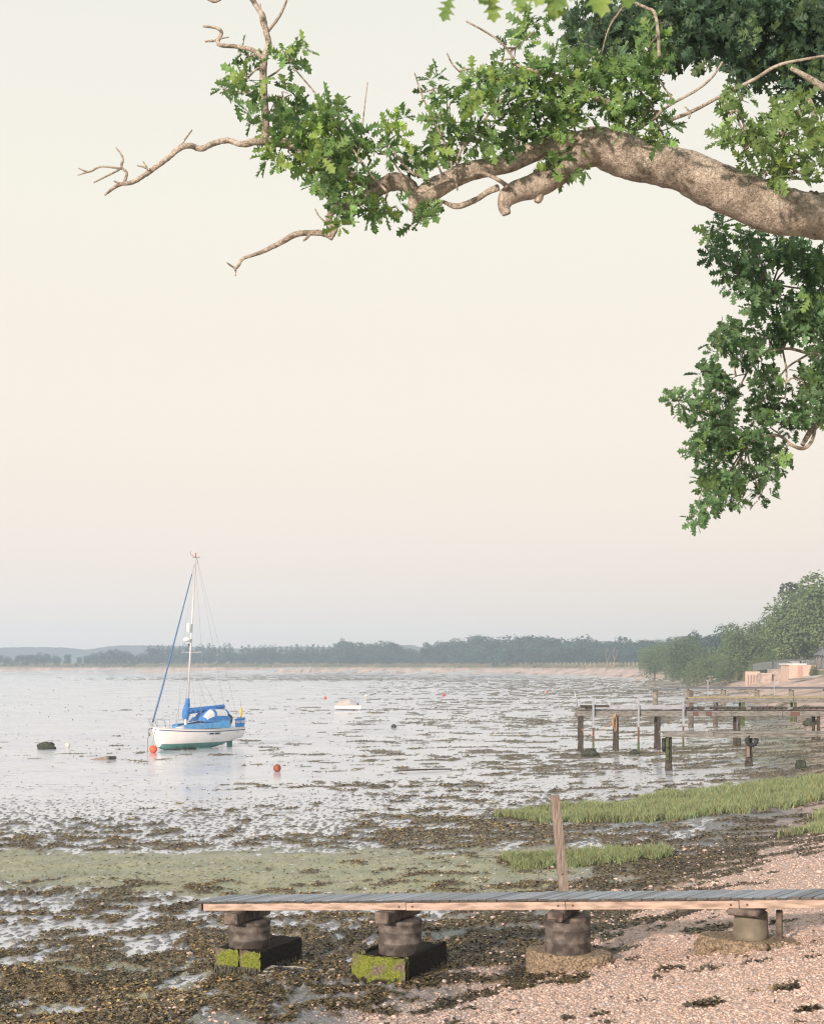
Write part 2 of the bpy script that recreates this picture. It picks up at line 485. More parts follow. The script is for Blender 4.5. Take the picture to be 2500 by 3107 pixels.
def shore_t(X, Y):
    """signed metres inland of the foot of the shingle"""
    X = np.asarray(X, float); Y = np.asarray(Y, float)
    best = np.full(X.shape, 1e9); sg = np.ones(X.shape)
    for (ax, ay), (bx, by) in zip(SHORE[:-1], SHORE[1:]):
        dx, dy = bx - ax, by - ay
        t = np.clip(((X - ax) * dx + (Y - ay) * dy) / (dx * dx + dy * dy), 0, 1)
        qx, qy = X - (ax + t * dx), Y - (ay + t * dy)
        d2 = qx * qx + qy * qy
        cr_ = dx * qy - dy * qx
        m = d2 < best - 1e-9
        best = np.where(m, d2, best); sg = np.where(m, np.where(cr_ < 0, 1.0, -1.0), sg)
    return np.sqrt(best) * sg

def zbase(X, Y, t=None):
    if t is None: t = shore_t(X, Y)
    low = .95 * np.exp(np.minimum(t, 0) / 12.0)
    up = .95 + .20 * np.clip(t, 0, 9) + .30 * np.clip(t - 9, 0, 5) + .012 * np.clip(t - 14, 0, 120)
    z = np.where(t < 0, low, up)
    z = z + 1.3 * np.exp(-((X - .5) ** 2 + (Y + 2.5) ** 2) / 22.0)
    # broad undulation of the flat
    z = z + .03 * perlin(X / 9.0, Y / 9.0, 3) * np.clip(-t / 10, 0, 1)
    return z

def to_px(X, Y, Z):
    return 1250 + F * X / Y, HY - F * (Z - H) / Y

def ground_at(xp, yp):
    """stand on the ground below a photo position"""
    xp = np.asarray(xp, float); yp = np.asarray(yp, float)
    Y = 4.6 * F / np.maximum(yp - HY, 4)
    for _ in range(14):
        X = (xp - 1250) * Y / F
        Yn = (H - zbase(X, Y)) * F / np.maximum(yp - HY, 4)
        Y = .5 * Y + .5 * np.clip(Yn, 5, 1500)
    return (xp - 1250) * Y / F, Y

TX = np.array([0, 500, 1000, 1500, 2000, 2500.])
TWEED = [
 (2040, 0, 0, .2, .1, .1, .1), (2050, 0, .1, .6, .3, .15, .1), (2062, 0, .35, .95, .5, .35, .2), (2070, 0, 0, .05, .4, .6, .4),
 (2100, .05, .05, .08, .35, .5, .5), (2150, .10, .10, .12, .32, .5, .6), (2200, .03, .05, .12, .32, .45, .6),
 (2260, .10, .10, .15, .26, .42, .5), (2290, .12, .16, .16, .3, .6, .5), (2310, .15, .15, .10, .25, .4, .5),
 (2340, .08, .05, .10, .32, .65, .65), (2365, .05, .05, .06, .3, .25, .3), (2388, .05, .05, .55, .5, .25, .1), (2405, .05, .05, .15, .3, .2, .1), (2430, .08, .10, .12, .3, .2, .2),
 (2480, .12, .15, .30, .55, .55, .5), (2540, .28, .32, .5, .78, .7, .7), (2572, .3, .82, .65, .5, .8, .8),
 (2600, .04, .10, .15, .35, .88, .7), (2660, .05, .05, .10, .15, .92, .35), (2700, .45, .3, .10, .35, .75, .15),
 (2760, .25, .35, .42, .65, .65, .10), (2830, .30, .42, .65, .8, .55, .08), (2900, .35, .5, .85, .85, .25, .06),
 (2960, .62, .78, .88, .62, .07, .05), (3020, .82, .85, .72, .2, .05, .05), (3107, .72, .75, .45, .07, .06, .06), (3400, .6, .6, .3, .05, .05, .05)]
TALG = [
 (2040, 0, 0, 0, 0, 0, 0), (2180, 0, 0, 0, 0, .2, .3), (2240, 0, 0, 0, .05, .4, .6), (2300, 0, 0, 0, .1, .35, .5), (2400, 0, 0, 0, 0, .0, .0), (2560, 0, 0, .15, .25, 0, 0),
 (2600, .75, .6, .75, .8, .1, 0), (2640, .95, .98, .98, .9, .15, 0), (2690, .30, .92, .97, .85, .1, 0), (2725, .05, .4, .6, .6, .1, 0),
 (2770, .05, .1, .1, .2, .1, 0), (2880, .1, .15, .1, .1, 0, 0), (2930, .45, .5, .1, .05, 0, 0), (3000, .3, .3, .1, 0, 0, 0), (3400, .1, .1, 0, 0, 0, 0)]
def table(T, xp, yp):
    A = np.array(T, float); ys = A[:, 0]; G = A[:, 1:]
    yy = np.clip(yp, ys[0], ys[-1] - .01); i = np.clip(np.searchsorted(ys, yy, 'right') - 1, 0, len(ys) - 2)
    fy = (yy - ys[i]) / (ys[i + 1] - ys[i])
    xx = np.clip(xp, 0, 2499.9) / 500.0; j = xx.astype(int); fx = xx - j
    j2 = np.minimum(j + 1, 5)
    return (G[i, j] * (1 - fx) + G[i, j2] * fx) * (1 - fy) + (G[i + 1, j] * (1 - fx) + G[i + 1, j2] * fx) * fy

_q = np.sort(fbm(RNG.uniform(0, 300, 40000), RNG.uniform(0, 300, 40000), 21, 5, .6))
WRACK = [(2259, 2932, .30, .16), (2396, 3004, .15, .15), (2143, 3051, .15, .14), (2032, 2947, .13, .10), (1538, 3001, .16, .10), (2143, 2826, .42, .30), (2374, 2803, .26, .12), (1812, 3087, .16, .08), (1718, 3098, .09, .10), (2440, 2870, .20, .10), (1400, 3070, .18, .08), (1985, 2975, .10, .06), (2470, 3070, .10, .08), (2110, 2905, .16, .06), (1620, 2960, .14, .07)]
_wx, _wy = ground_at(np.array([w[0] for w in WRACK], float), np.array([w[1] for w in WRACK], float))
def weed_field(X, Y, xp, yp, t):
    """0 outside weed, rising to 1 in the heart of a clump"""
    fa = sstep(35, 90, Y)
    n1 = fbm(X * 1.05 + 5, Y * 1.15, 21, 5, .6) * np.sqrt(1 - fa) + fbm(X * .36 + .1 * Y, Y * .52, 25, 5, .6) * np.sqrt(fa)
    n1 = n1 + .10 * perlin(X * 5.2, Y * 4.4, 28)
    u = np.searchsorted(_q, n1) / len(_q)
    cov = table(TWEED, xp, yp) * np.where((yp > 2080) & (yp < 2480), np.clip(.5 + xp / 2200., .5, 1), 1) * np.where((yp > 2600) & (yp < 2945), np.clip(.55 + xp / 1900., .55, 1), np.where(yp < 2600, .88, 1))
    band = fbm(X * .10, Y * .16, 83, 3) * (1 - fa) + fbm(X * .018, Y * .06, 84, 3) * fa     # weed gathers in drifts, leaving open lanes
    cov = np.where((cov > .02) & (cov < .62), cov * np.clip(1 + 3.0 * band, .25, 1.7), cov)
    cov = np.where(yp > 2945, cov * .86, cov)
    cov = np.clip(cov + 2 * MOUND(X, Y), 0, .99)
    cov = np.where(t > 0, np.minimum(cov, np.clip(.80 - t * .30, .05, 1)), cov)
    cov = np.asarray(cov); sel = (Y < 30) & (Y > 12) & (X > 0) & (X < 9)
    if sel.any():
        xs, ys, cs = X[sel], Y[sel], cov[sel]
        for i, (wx_, wy_, a, b_) in enumerate(WRACK):
            cs = np.maximum(cs, .85 * np.exp(-((xs - _wx[i]) / a) ** 2 - ((ys - _wy[i]) / b_) ** 2))
        cov = cov.copy(); cov[sel] = cs
    return np.clip((u - (1 - cov)) / .16, 0, 1)

GRASS_POLYS = [   # patches of cord-grass, outlines as seen on the ground
 [(1500, 2478), (1640, 2500), (1800, 2500), (2000, 2497), (2200, 2470), (2400, 2455), (2500, 2430), (2640, 2410), (2640, 2345), (2500, 2366), (2300, 2385), (2100, 2405), (1975, 2420), (1960, 2436), (1800, 2452), (1620, 2462)],
 [(1515, 2622), (1560, 2640), (1680, 2638), (1800, 2634), (1940, 2622), (2035, 2610), (2030, 2594), (1900, 2600), (1760, 2606), (1600, 2606)],
 [(2360, 2546), (2440, 2538), (2540, 2520), (2640, 2510), (2640, 2484), (2500, 2512), (2400, 2530)],
 [(2440, 2494), (2520, 2488), (2640, 2470), (2640, 2440), (2500, 2472)]]
def in_poly(px, py, poly):
    r = np.zeros(px.shape, bool); j = len(poly) - 1
    for i in range(len(poly)):
        xi, yi = poly[i]; xj, yj = poly[j]
        c = ((yi > py) != (yj > py)) & (px < (xj - xi) * (py - yi) / (yj - yi + 1e-9) + xi)
        r ^= c; j = i
    return r

_mx, _my = ground_at(np.array([185., 60., 1650., 2420.]), np.array([3010., 2985., 2575., 2840.]))
def MOUND(X, Y):
    m = 0
    for i, (h, r) in enumerate(((1.0, .34), (.6, .4), (.3, .5), (.0, .3))):
        m = m + h * np.exp(-((X - _mx[i]) ** 2 + (Y - _my[i]) ** 2) / r ** 2)
    return m
def relief(X, Y, xp, yp, t):
    """height above zbase and the masks that colour it"""
    weed = weed_field(X, Y, xp, yp, t)
    alg = np.clip(table(TALG, xp, yp) * 1.25 + .9 * fbm(X * .9, Y * .7, 77, 3) - .12, 0, 1) * (t < 1)
    near = 1 - sstep(28, 75, Y)
    lump = np.maximum(0, perlin(X * 6.5, Y * 4.2, 5) + .5 * perlin(X * 14, Y * 9, 6) - .05) * .16 * near
    broad = fbm(X * .33, Y * .33 * .8, 9, 4)
    wide = np.maximum(0, broad + .45 * perlin(X * 1.3 + .4 * Y, Y * .9 - .3 * X, 14) - .12) * .045 * sstep(25, 70, Y)
    rough_zone = np.clip(.5 + 1.6 * fbm(X * .12, Y * .12, 31, 2), 0, 1)
    cv = table(TWEED, xp, yp)
    r = -.010 + lump * (.45 + .75 * rough_zone) + .25 * MOUND(X, Y) + wide * np.clip(.12 + 1.9 * cv, 0, 1.2) * (.35 + rough_zone) * (t < 1)
    wet = 1 - np.clip(alg * 1.1 + sstep(-5, .5, t) * .9, 0, 1)
    r = np.where(wet < .5, r * .5 + .008 + .010 * perlin(X * 19, Y * 11, 71) + .006 * perlin(X * 5, Y * 3, 72), r)
    fine = perlin(X * 9, Y * 9, 41)
    hw = (.015 + .05 * np.clip(fbm(X * .7, Y * .7, 61, 2) + .5, 0, 1)) * (1 + .3 * fine)
    r = r + sstep(0, 1, weed) * hw * np.where(t > .5, .4, 1) * (1 + .2 * sstep(40, 120, Y))
    r = np.where(t > 0, np.maximum(r, .006 * fbm(X * 5, Y * 5, 51, 2)), r)
    return r, weed, alg

# ------------------------------------------------------------------ ground sheet (fan grid: fine in front, coarse far and aside)
rows = [3.0]
while rows[-1] < 1520:
    y = rows[-1]
    d = y * y / (4.6 * F) * 1.75 if y > 13 else .35
    cap = 5.0 if y < 330 else (9.0 if y < 900 else 60.0)
    rows.append(y + min(max(d, .028), cap))
rows = np.array([-45., -20., -8., -2.] + rows)
ncl = 430
cols = np.concatenate([-np.geomspace(14, .36, 34), np.linspace(-.345, .345, ncl), np.geomspace(.36, 14, 34)])
YY, SS = np.meshgrid(rows, cols, indexing='ij')
XX = np.clip(SS * np.maximum(YY, 8.0), -1500, 1500)
TT = shore_t(XX, YY)
ZB = zbase(XX, YY, TT)
Ysafe = np.maximum(YY, 5)
XP, YP = to_px(XX, Ysafe, ZB)
front = YY > 6
REL, WEED, ALG = relief(XX, YY, XP, YP, TT)
REL = np.where(front, REL, 0)
ZZ = ZB + REL
# colours of the sheet itself
def mixc(a, b, f): return a * (1 - f[..., None]) + b * f[..., None]
n_a = fbm(XX * .8, YY * .8, 101, 4); n_b = fbm(XX * .05, YY * .05, 102, 3)
C = np.broadcast_to(np.array([.20, .205, .215]), XX.shape + (3,)).copy()
C = C * (1 + .5 * n_a[..., None])
C = mixc(C, np.array([.105, .115, .125]), sstep(0.0, .05, REL) * sstep(20, 60, YY))
farbank = np.clip(sstep(-60, -12, TT) * sstep(120, 200, YY), 0, 1)
C = mixc(C, np.array([.19, .17, .15]), farbank * .7)
algc = np.stack([.30 + .22 * n_a, .31 + .18 * n_a, .185 + .10 * n_a], -1)
C = mixc(C, np.clip(algc, .03, 1), np.clip(ALG * 1.1, 0, .92))
shing = sstep(-1.6, 1.2, TT + 2.2 * n_a + 13 * sstep(130, 260, YY))
C = mixc(C, np.array([.50, .375, .315]) * np.clip(1 + .9 * fbm(XX * .25, YY * .09, 110, 3), .45, 1.3)[..., None] ** np.where(YY > 60, 1, .35)[..., None], shing)
weedc = np.stack([.13 + .09 * n_a, .105 + .07 * n_a, .066 + .04 * n_a], -1)
C = mixc(C, np.clip(weedc, .012, 1), np.clip(WEED * 2.2, 0, 1))
land = sstep(9, 13, TT + 4 * n_a)
landc = np.stack([.17 + .10 * n_b, .165 + .06 * n_b, .075 + .03 * n_b], -1)
C = mixc(C, np.clip(landc, .03, 1), land)
nr, nc = XX.shape
idx = np.arange(nr * nc).reshape(nr, nc)
Fq = np.stack([idx[:-1, :-1], idx[:-1, 1:], idx[1:, 1:], idx[1:, :-1]], -1).reshape(-1, 4)

def ground_mat():
    m = bpy.data.materials.new('shore_ground'); m.use_nodes = True
    n = m.node_tree.nodes; l = m.node_tree.links; b = n['Principled BSDF']
    a = n.new('ShaderNodeAttribute'); a.attribute_name = 'tint'
    tc = n.new('ShaderNodeTexCoord')
    nz = n.new('ShaderNodeTexNoise'); nz.inputs['Scale'].default_value = 22; nz.inputs['Detail'].default_value = 6; nz.inputs['Roughness'].default_value = .65
    vo = n.new('ShaderNodeTexVoronoi'); vo.inputs['Scale'].default_value = 34
    l.new(tc.outputs['Object'], nz.inputs['Vector']); l.new(tc.outputs['Object'], vo.inputs['Vector'])
    mr = n.new('ShaderNodeMapRange'); mr.inputs[1].default_value = .25; mr.inputs[2].default_value = .75; mr.inputs[3].default_value = .55; mr.inputs[4].default_value = 1.45
    l.new(nz.outputs[0], mr.inputs[0])
    vm = n.new('ShaderNodeVectorMath'); vm.operation = 'SCALE'
    l.new(a.outputs['Color'], vm.inputs[0]); l.new(mr.outputs[0], vm.inputs['Scale'])
    l.new(vm.outputs[0], b.inputs['Base Color'])
    rr = n.new('ShaderNodeMapRange'); rr.inputs[3].default_value = .85; rr.inputs[4].default_value = .42    # alpha of the tint is wetness
    l.new(a.outputs['Alpha'], rr.inputs[0]); l.new(rr.outputs[0], b.inputs['Roughness'])
    ad = n.new('ShaderNodeMath'); ad.operation = 'ADD'; l.new(nz.outputs[0], ad.inputs[0]); l.new(vo.outputs['Distance'], ad.inputs[1])
    bp = n.new('ShaderNodeBump'); bp.inputs['Strength'].default_value = .8; bp.inputs['Distance'].default_value = .02
    l.new(ad.outputs[0], bp.inputs['Height']); l.new(bp.outputs[0], b.inputs['Normal'])
    return m
wetv = np.clip(1 - sstep(-3, .5, TT), 0, 1) * (1 - .4 * np.clip(WEED * 2, 0, 1))
Cfull = np.concatenate([np.clip(C, .008, 1), wetv[..., None]], -1).reshape(-1, 4)
gme = np_mesh('ground', np.stack([XX, YY, ZZ], -1).reshape(-1, 3), Fq, True, Cfull, [ground_mat()])
tag(link('ground', gme), 'grey tidal mud, green algae and pink shingle shore', None, None, 'structure')

# ------------------------------------------------------------------ water left lying on the flat
wr = np.concatenate([np.arange(10, 60, .5), np.geomspace(60, 860, 150)])
wc = np.concatenate([-np.geomspace(3, .4, 12), np.linspace(-.38, .38, 120), np.geomspace(.4, 3, 12)])
WY, WS = np.meshgrid(wr, wc, indexing='ij'); WX = WS * WY
WT = shore_t(WX, WY); WZ = zbase(WX, WY, WT)
lev = np.where(WT > -2.5, -.25, .0)
wi = np.arange(WX.size).reshape(WX.shape)
WF = np.stack([wi[:-1, :-1], wi[:-1, 1:], wi[1:, 1:], wi[1:, :-1]], -1).reshape(-1, 4)
def water_mat():
    m = bpy.data.materials.new('wet_film'); m.use_nodes = True
    n = m.node_tree.nodes; l = m.node_tree.links; b = n['Principled BSDF']
    tc = n.new('ShaderNodeTexCoord')
    nz = n.new('ShaderNodeTexNoise'); nz.inputs['Scale'].default_value = .16; nz.inputs['Detail'].default_value = 6
    l.new(tc.outputs['Object'], nz.inputs['Vector'])
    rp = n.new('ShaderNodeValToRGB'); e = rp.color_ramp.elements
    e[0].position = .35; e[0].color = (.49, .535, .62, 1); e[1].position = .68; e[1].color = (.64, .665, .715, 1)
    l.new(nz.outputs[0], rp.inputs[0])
    mp = n.new('ShaderNodeMapping'); mp.inputs['Scale'].default_value = (.55, 1.5, 1); l.new(tc.outputs['Object'], mp.inputs[0])
    ns = n.new('ShaderNodeTexNoise'); ns.inputs['Scale'].default_value = 1.1; ns.inputs['Detail'].default_value = 9; ns.inputs['Roughness'].default_value = .68
    l.new(mp.outputs[0], ns.inputs['Vector'])
    rs = n.new('ShaderNodeValToRGB'); rs.color_ramp.elements[0].position = .53; rs.color_ramp.elements[1].position = .68     # silt just breaking the film
    l.new(ns.outputs[0], rs.inputs[0])
    mc = n.new('ShaderNodeMix'); mc.data_type = 'RGBA'; mc.inputs[7].default_value = (.36, .37, .395, 1)
    l.new(rs.outputs[0], mc.inputs[0]); l.new(rp.outputs[0], mc.inputs[6]); l.new(mc.outputs[2], b.inputs['Base Color'])
    b.inputs['IOR'].default_value = 1.5
    b.inputs['Specular IOR Level'].default_value = .5
    rr = n.new('ShaderNodeMapRange'); rr.inputs[1].default_value = .3; rr.inputs[2].default_value = .7; rr.inputs[3].default_value = .10; rr.inputs[4].default_value = .24
    l.new(nz.outputs[0], rr.inputs[0])
    ra_ = n.new('ShaderNodeMath'); ra_.operation = 'MULTIPLY_ADD'; ra_.inputs[1].default_value = .30; l.new(rs.outputs[0], ra_.inputs[0]); l.new(rr.outputs[0], ra_.inputs[2]); l.new(ra_.outputs[0], b.inputs['Roughness'])
    nb = n.new('ShaderNodeTexNoise'); nb.inputs['Scale'].default_value = 3.5; nb.inputs['Detail'].default_value = 4
    l.new(tc.outputs['Object'], nb.inputs['Vector'])
    bp = n.new('ShaderNodeBump'); bp.inputs['Strength'].default_value = .22; bp.inputs['Distance'].default_value = .03
    l.new(nb.outputs[0], bp.inputs['Height']); l.new(bp.outputs[0], b.inputs['Normal'])
    return m
wme = np_mesh('water', np.stack([WX, WY, WZ + lev], -1).reshape(-1, 3), WF, True, None, [water_mat()])
tag(link('water', wme), 'thin sheet of water left on the tidal mud', None, None, 'structure')

# ------------------------------------------------------------------ seaweed fronds
def ground_z(X, Y):
    t = shore_t(X, Y); zb = zbase(X, Y, t)
    xp, yp = to_px(X, Y, zb)
    r, weed, alg = relief(X, Y, xp, yp, t)
    return zb + r, weed, alg, t

def fronds(N, ylo, yhi, size0):
    xp = RNG.uniform(-350, 2850, N); yp = ylo + (yhi - ylo) * RNG.uniform(0, 1, N)
    X, Y = ground_at(xp, yp)
    z, weed, alg, t = ground_z(X, Y)
    keep = (RNG.uniform(0, 1, N) < np.clip(weed * 1.6, 0, 1)) & (weed > .03)
    stray = (RNG.uniform(0, 1, N) < .008) & (t < 3)
    spk = (RNG.uniform(0, 1, N) < .10 * alg * np.clip(.6 + 2.5 * fbm(X * 2.2, Y * 1.6, 207, 3), 0, 2)) & ~keep
    keep |= stray | spk
    X, Y, z, weed, spk = X[keep], Y[keep], z[keep], weed[keep], spk[keep]
    n = len(X)
    s = size0 * np.maximum(1, Y / 24) ** .85 * RNG.uniform(.6, 1.5, n)
    az = RNG.uniform(0, 2 * math.pi, n); el = RNG.uniform(-.05, .75, n) ** 1.2
    el = np.nan_to_num(el, nan=.1)
    d = np.stack([np.cos(az) * np.cos(el), np.sin(az) * np.cos(el), np.sin(el)], -1)
    w = np.stack([-np.sin(az), np.cos(az), RNG.uniform(-.5, .5, n)], -1) * .30
    P = np.stack([X, Y, z + .004], -1)
    S = s[:, None]
    a = P; b_ = P + (d * .55 + w) * S; c_ = P + (d * 1.0) * S + np.stack([np.zeros(n), np.zeros(n), -.22 * s], -1); e_ = P + (d * .55 - w) * S
    V = np.stack([a, b_, c_, e_], 1).reshape(-1, 3)
    Fi = np.arange(n * 4).reshape(n, 4)
    pal = 1.0 * np.array([[.075, .060, .043], [.20, .152, .082], [.32, .25, .105], [.155, .145, .085], [.105, .087, .07], [.40, .32, .14]])
    k = RNG.choice(6, n, p=[.26, .25, .13, .16, .15, .05])
    c = pal[k] * RNG.uniform(.7, 1.35, (n, 1))
    tone = fbm(X * .55, Y * .55, 211, 3)[:, None]
    c = c * (1 + .9 * tone) * np.array([1.06, 1.0, .88]) ** (1 + 3 * tone)
    c = np.where(spk[:, None], np.array([[.27, .25, .11]]) * RNG.uniform(.6, 1.3, (n, 1)), c)
    blackish = np.clip(sstep(-4, -.5, shore_t(X, Y)), 0, 1)[:, None]      # dry wrack line is darker
    c = c * (1 - .50 * blackish)
    return V, Fi, np.repeat(c, 4, axis=0)
parts = [fronds(430000, 2380, 3180, .052), fronds(110000, 2060, 2380, .042)]
offs = 0; VV = []; FF = []; CC = []
for v, f, c in parts:
    VV.append(v); FF.append(f + offs); CC.append(c); offs += len(v)
sw_mat = attr_mat('seaweed', rough=.45, spec=.5, jitter=.3, jscale=14)
swm = np_mesh('seaweed', np.vstack(VV), np.vstack(FF), False, np.vstack(CC), [sw_mat])
tag(link('seaweed', swm), 'brown bladder wrack lying in clumps over the mud', 'seaweed', None, 'stuff')

# ------------------------------------------------------------------ pebbles
phi = (1 + 5 ** .5) / 2
ico_v = np.array([(-1, phi, 0), (1, phi, 0), (-1, -phi, 0), (1, -phi, 0), (0, -1, phi), (0, 1, phi), (0, -1, -phi), (0, 1, -phi), (phi, 0, -1), (phi, 0, 1), (-phi, 0, -1), (-phi, 0, 1)]) / math.sqrt(1 + phi * phi)
ico_f = np.array([(0, 11, 5), (0, 5, 1), (0, 1, 7), (0, 7, 10), (0, 10, 11), (1, 5, 9), (5, 11, 4), (11, 10, 2), (10, 7, 6), (7, 1, 8), (3, 9, 4), (3, 4, 2), (3, 2, 6), (3, 6, 8), (3, 8, 9), (4, 9, 5), (2, 4, 11), (6, 2, 10), (8, 6, 7), (9, 8, 1)])
up_f = ico_f[[i for i, f in enumerate(ico_f) if ico_v[f].mean(0)[2] > -.45]]

def pebbles(N, ylo, yhi, rad, fn, palette, probs, lod=.8):
    xp = RNG.uniform(-300, 2800, N); yp = RNG.uniform(ylo, yhi, N)
    X, Y = ground_at(xp, yp)
    z, weed, alg, t = ground_z(X, Y)
    k = RNG.uniform(0, 1, N) < fn(X, Y, t, weed, xp, yp)
    X, Y, z = X[k], Y[k], z[k]; n = len(X)
    r = rad * np.exp(RNG.normal(0, .33, n)) * np.maximum(1, Y / 20) ** lod
    ang = RNG.uniform(0, 2 * math.pi, n)
    sx = RNG.uniform(.85, 1.35, n); sy = RNG.uniform(.75, 1.1, n); sz = RNG.uniform(.45, .8, n)
    V = np.broadcast_to(ico_v, (n, 12, 3)) * (1 + RNG.uniform(-.16, .16, (n, 12, 1)))
    vx = V[..., 0] * sx[:, None] * r[:, None]; vy = V[..., 1] * sy[:, None] * r[:, None]; vz = V[..., 2] * sz[:, None] * r[:, None]
    ca, sa = np.cos(ang)[:, None], np.sin(ang)[:, None]
    P = np.stack([X[:, None] + vx * ca - vy * sa, Y[:, None] + vx * sa + vy * ca, z[:, None] + vz + .25 * r[:, None]], -1).reshape(-1, 3)
    Fi = (up_f[None] + (np.arange(n) * 12)[:, None, None]).reshape(-1, 3)
    c = np.array(palette)[RNG.choice(len(palette), n, p=probs)] * RNG.uniform(.75, 1.2, (n, 1))
    return P, Fi, np.repeat(c, 12, axis=0)
pal_p = [(.56, .42, .36), (.60, .47, .41), (.51, .37, .305), (.49, .43, .41), (.60, .495, .435), (.42, .33, .285), (.45, .42, .43)]
pr = [.27, .24, .14, .10, .14, .06, .05]
def f_shingle(X, Y, t, weed, xp, yp):
    n = fbm(X * .8, Y * .8, 101, 4)
    return sstep(-.9, .8, t + 2.2 * n) * (1 - .8 * (weed > .3)) * (t < 9)
def f_mid(X, Y, t, weed, xp, yp):
    n = fbm(X * 1.1, Y * 1.1, 140, 3)
    return sstep(-7.5, -.5, t + 3 * n) * .55 * (t < 1.0) * sstep(-.05, .25, n + .02) 
def f_stone(X, Y, t, weed, xp, yp):
    return sstep(-6, -.5, t) * .5 * (t < 2.0) + .02 * (t < 4)
P1 = pebbles(105000, 2500, 3200, .0125, f_shingle, pal_p, pr)
P2 = pebbles(20000, 2540, 3180, .019, f_mid, pal_p, pr)
P3 = pebbles(1300, 2560, 3150, .032, f_stone, [tuple(c * .72 for c in p) for p in pal_p], pr)
offs = 0; VV = []; FF = []; CC = []
for v, f, c in (P1, P2, P3):
    VV.append(v); FF.append(f + offs); CC.append(c); offs += len(v)
pb_mat = attr_mat('pebble', rough=.85, spec=.12, jitter=.2, jscale=45)
pbm = np_mesh('pebbles', np.vstack(VV), np.vstack(FF), True, np.vstack(CC), [pb_mat])
tag(link('pebbles', pbm), 'pink and buff shingle pebbles of the beach', 'shingle', None, 'stuff')

# ------------------------------------------------------------------ cord-grass
def grass_patch(poly, N, h0, label):
    P = np.array(poly, float)
    xp = RNG.uniform(P[:, 0].min(), P[:, 0].max(), N * 3); yp = RNG.uniform(P[:, 1].min(), P[:, 1].max(), N * 3)
    jx = 70 * fbm(xp / 60, yp / 16, 4, 3); jy = 26 * fbm(xp / 55, yp / 14, 8, 4)
    kd = RNG.uniform(0, 1, N * 3) < np.clip(.75 + 2.2 * fbm(xp / 70, yp / 16, 15, 3), .12, 1)
    k = in_poly(xp + jx, yp + jy, poly) & kd
    xp, yp = xp[k][:N], yp[k][:N]
    X, Y = ground_at(xp, yp)
    z, weed, alg, t = ground_z(X, Y)
    n = len(X)
    hh = h0 * RNG.uniform(.35, 1.3, n) * (.85 + .9 * fbm(X * .6, Y * .6, 12, 3))
    az = RNG.uniform(0, 2 * math.pi, n); lean = RNG.uniform(.1, .95, n) * hh
    wid = RNG.uniform(.005, .010, n) * np.maximum(1, Y / 26)
    dx, dy = np.cos(az) * lean, np.sin(az) * lean
    wa = RNG.uniform(0, math.pi, n); wx, wy = np.cos(wa) * wid, np.sin(wa) * wid
    b0 = np.stack([X - wx, Y - wy, z - .02], -1); b1 = np.stack([X + wx, Y + wy, z - .02], -1)
    m1 = np.stack([X + dx * .4 + wx * .8, Y + dy * .4 + wy * .8, z + hh * .6], -1); m0 = np.stack([X + dx * .4 - wx * .8, Y + dy * .4 - wy * .8, z + hh * .6], -1)
    tp = np.stack([X + dx, Y + dy, z + hh], -1)
    V = np.stack([b0, b1, m1, m0, tp], 1).reshape(-1, 3)
    o = (np.arange(n) * 5)[:, None]
    Ft = np.concatenate([o + np.array([[0, 1, 2]]), o + np.array([[0, 2, 3]]), o + np.array([[3, 2, 4]])], 0)
    patch = fbm(X * .8, Y * .8, 33, 3)[:, None]
    c = np.array([[.30, .37, .19]]) * RNG.uniform(.65, 1.3, (n, 1)) * (1 + .4 * patch)
    dry = (RNG.uniform(0, 1, n) < .14)[:, None]
    c = np.where(dry, np.array([[.30, .26, .12]]), c)
    me = np_mesh('cord_grass', V, Ft, False, np.repeat(c, 5, axis=0), [MATS['grass_blade']])
    tag(link('cord_grass', me), label, 'grass', 'salt marsh grass', 'stuff')
attr_mat('grass_blade', rough=.6, spec=.3, transl=.3, jitter=.15, jscale=3)
grass_patch(GRASS_POLYS[0], 60000, .25, 'long bed of light green salt marsh grass before the low gangway')
grass_patch(GRASS_POLYS[1], 14000, .22, 'small strip of bright green grass behind the weathered post')
grass_patch(GRASS_POLYS[2], 5000, .24, 'green grass tuft at the edge of the pink shingle')
grass_patch(GRASS_POLYS[3], 3000, .24, 'thin upper grass tuft near the right edge of the mud')


# ------------------------------------------------------------------ near gangway on drums
JA = Vector((-3.10, 20.67, 1.73)); JB = Vector((4.92, 16.90, 2.42))
j_len = (JB - JA).length
j_u = Vector((JB.x - JA.x, JB.y - JA.y, 0)).normalized()
j_v = Vector((-j_u.y, j_u.x, 0))
j_rz = math.atan2(j_u.y, j_u.x)
j_slope = math.atan2(JB.z - JA.z, (Vector((JB.x, JB.y, 0)) - Vector((JA.x, JA.y, 0))).length)
J_W = .66
jetty = empty('gangway', JA, j_rz)
jetty.rotation_euler = Euler((0, -j_slope, j_rz))
tag(jetty, 'long narrow plank gangway on drum piers across the foreground', 'gangway')
pos = 0.0; total = j_len + 3.2
plank_me = []
for k in range(6):
    w = (.118, .126, .122, .13, .12, .127)[k]
    mb = MB().box((0, J_W / 2, -.018), (w, J_W + (.0, .012, -.006, .008, .004, -.01)[k], .036), bev=.004, jit=.0015)
    mb.v = [(x + .26 * (y - J_W / 2), y, z) for x, y, z in mb.v]
    plank_me.append((w, mb.mesh('plank', MATS[('deck_wood', 'deck_wood_pale', 'deck_wood', 'deck_wood_dark', 'deck_wood_pale', 'deck_wood')[k]])))
while pos < total:
    w, me = plank_me[random.randrange(6)]
    o = link('plank', me, jetty)
    o.location = (pos + w / 2, random.uniform(-.012, .010), random.uniform(-.004, .004))
    o.rotation_euler = (random.uniform(-.004, .004), random.uniform(-.01, .01), random.uniform(-.006, .006))
    pos += w + random.uniform(.012, .020)
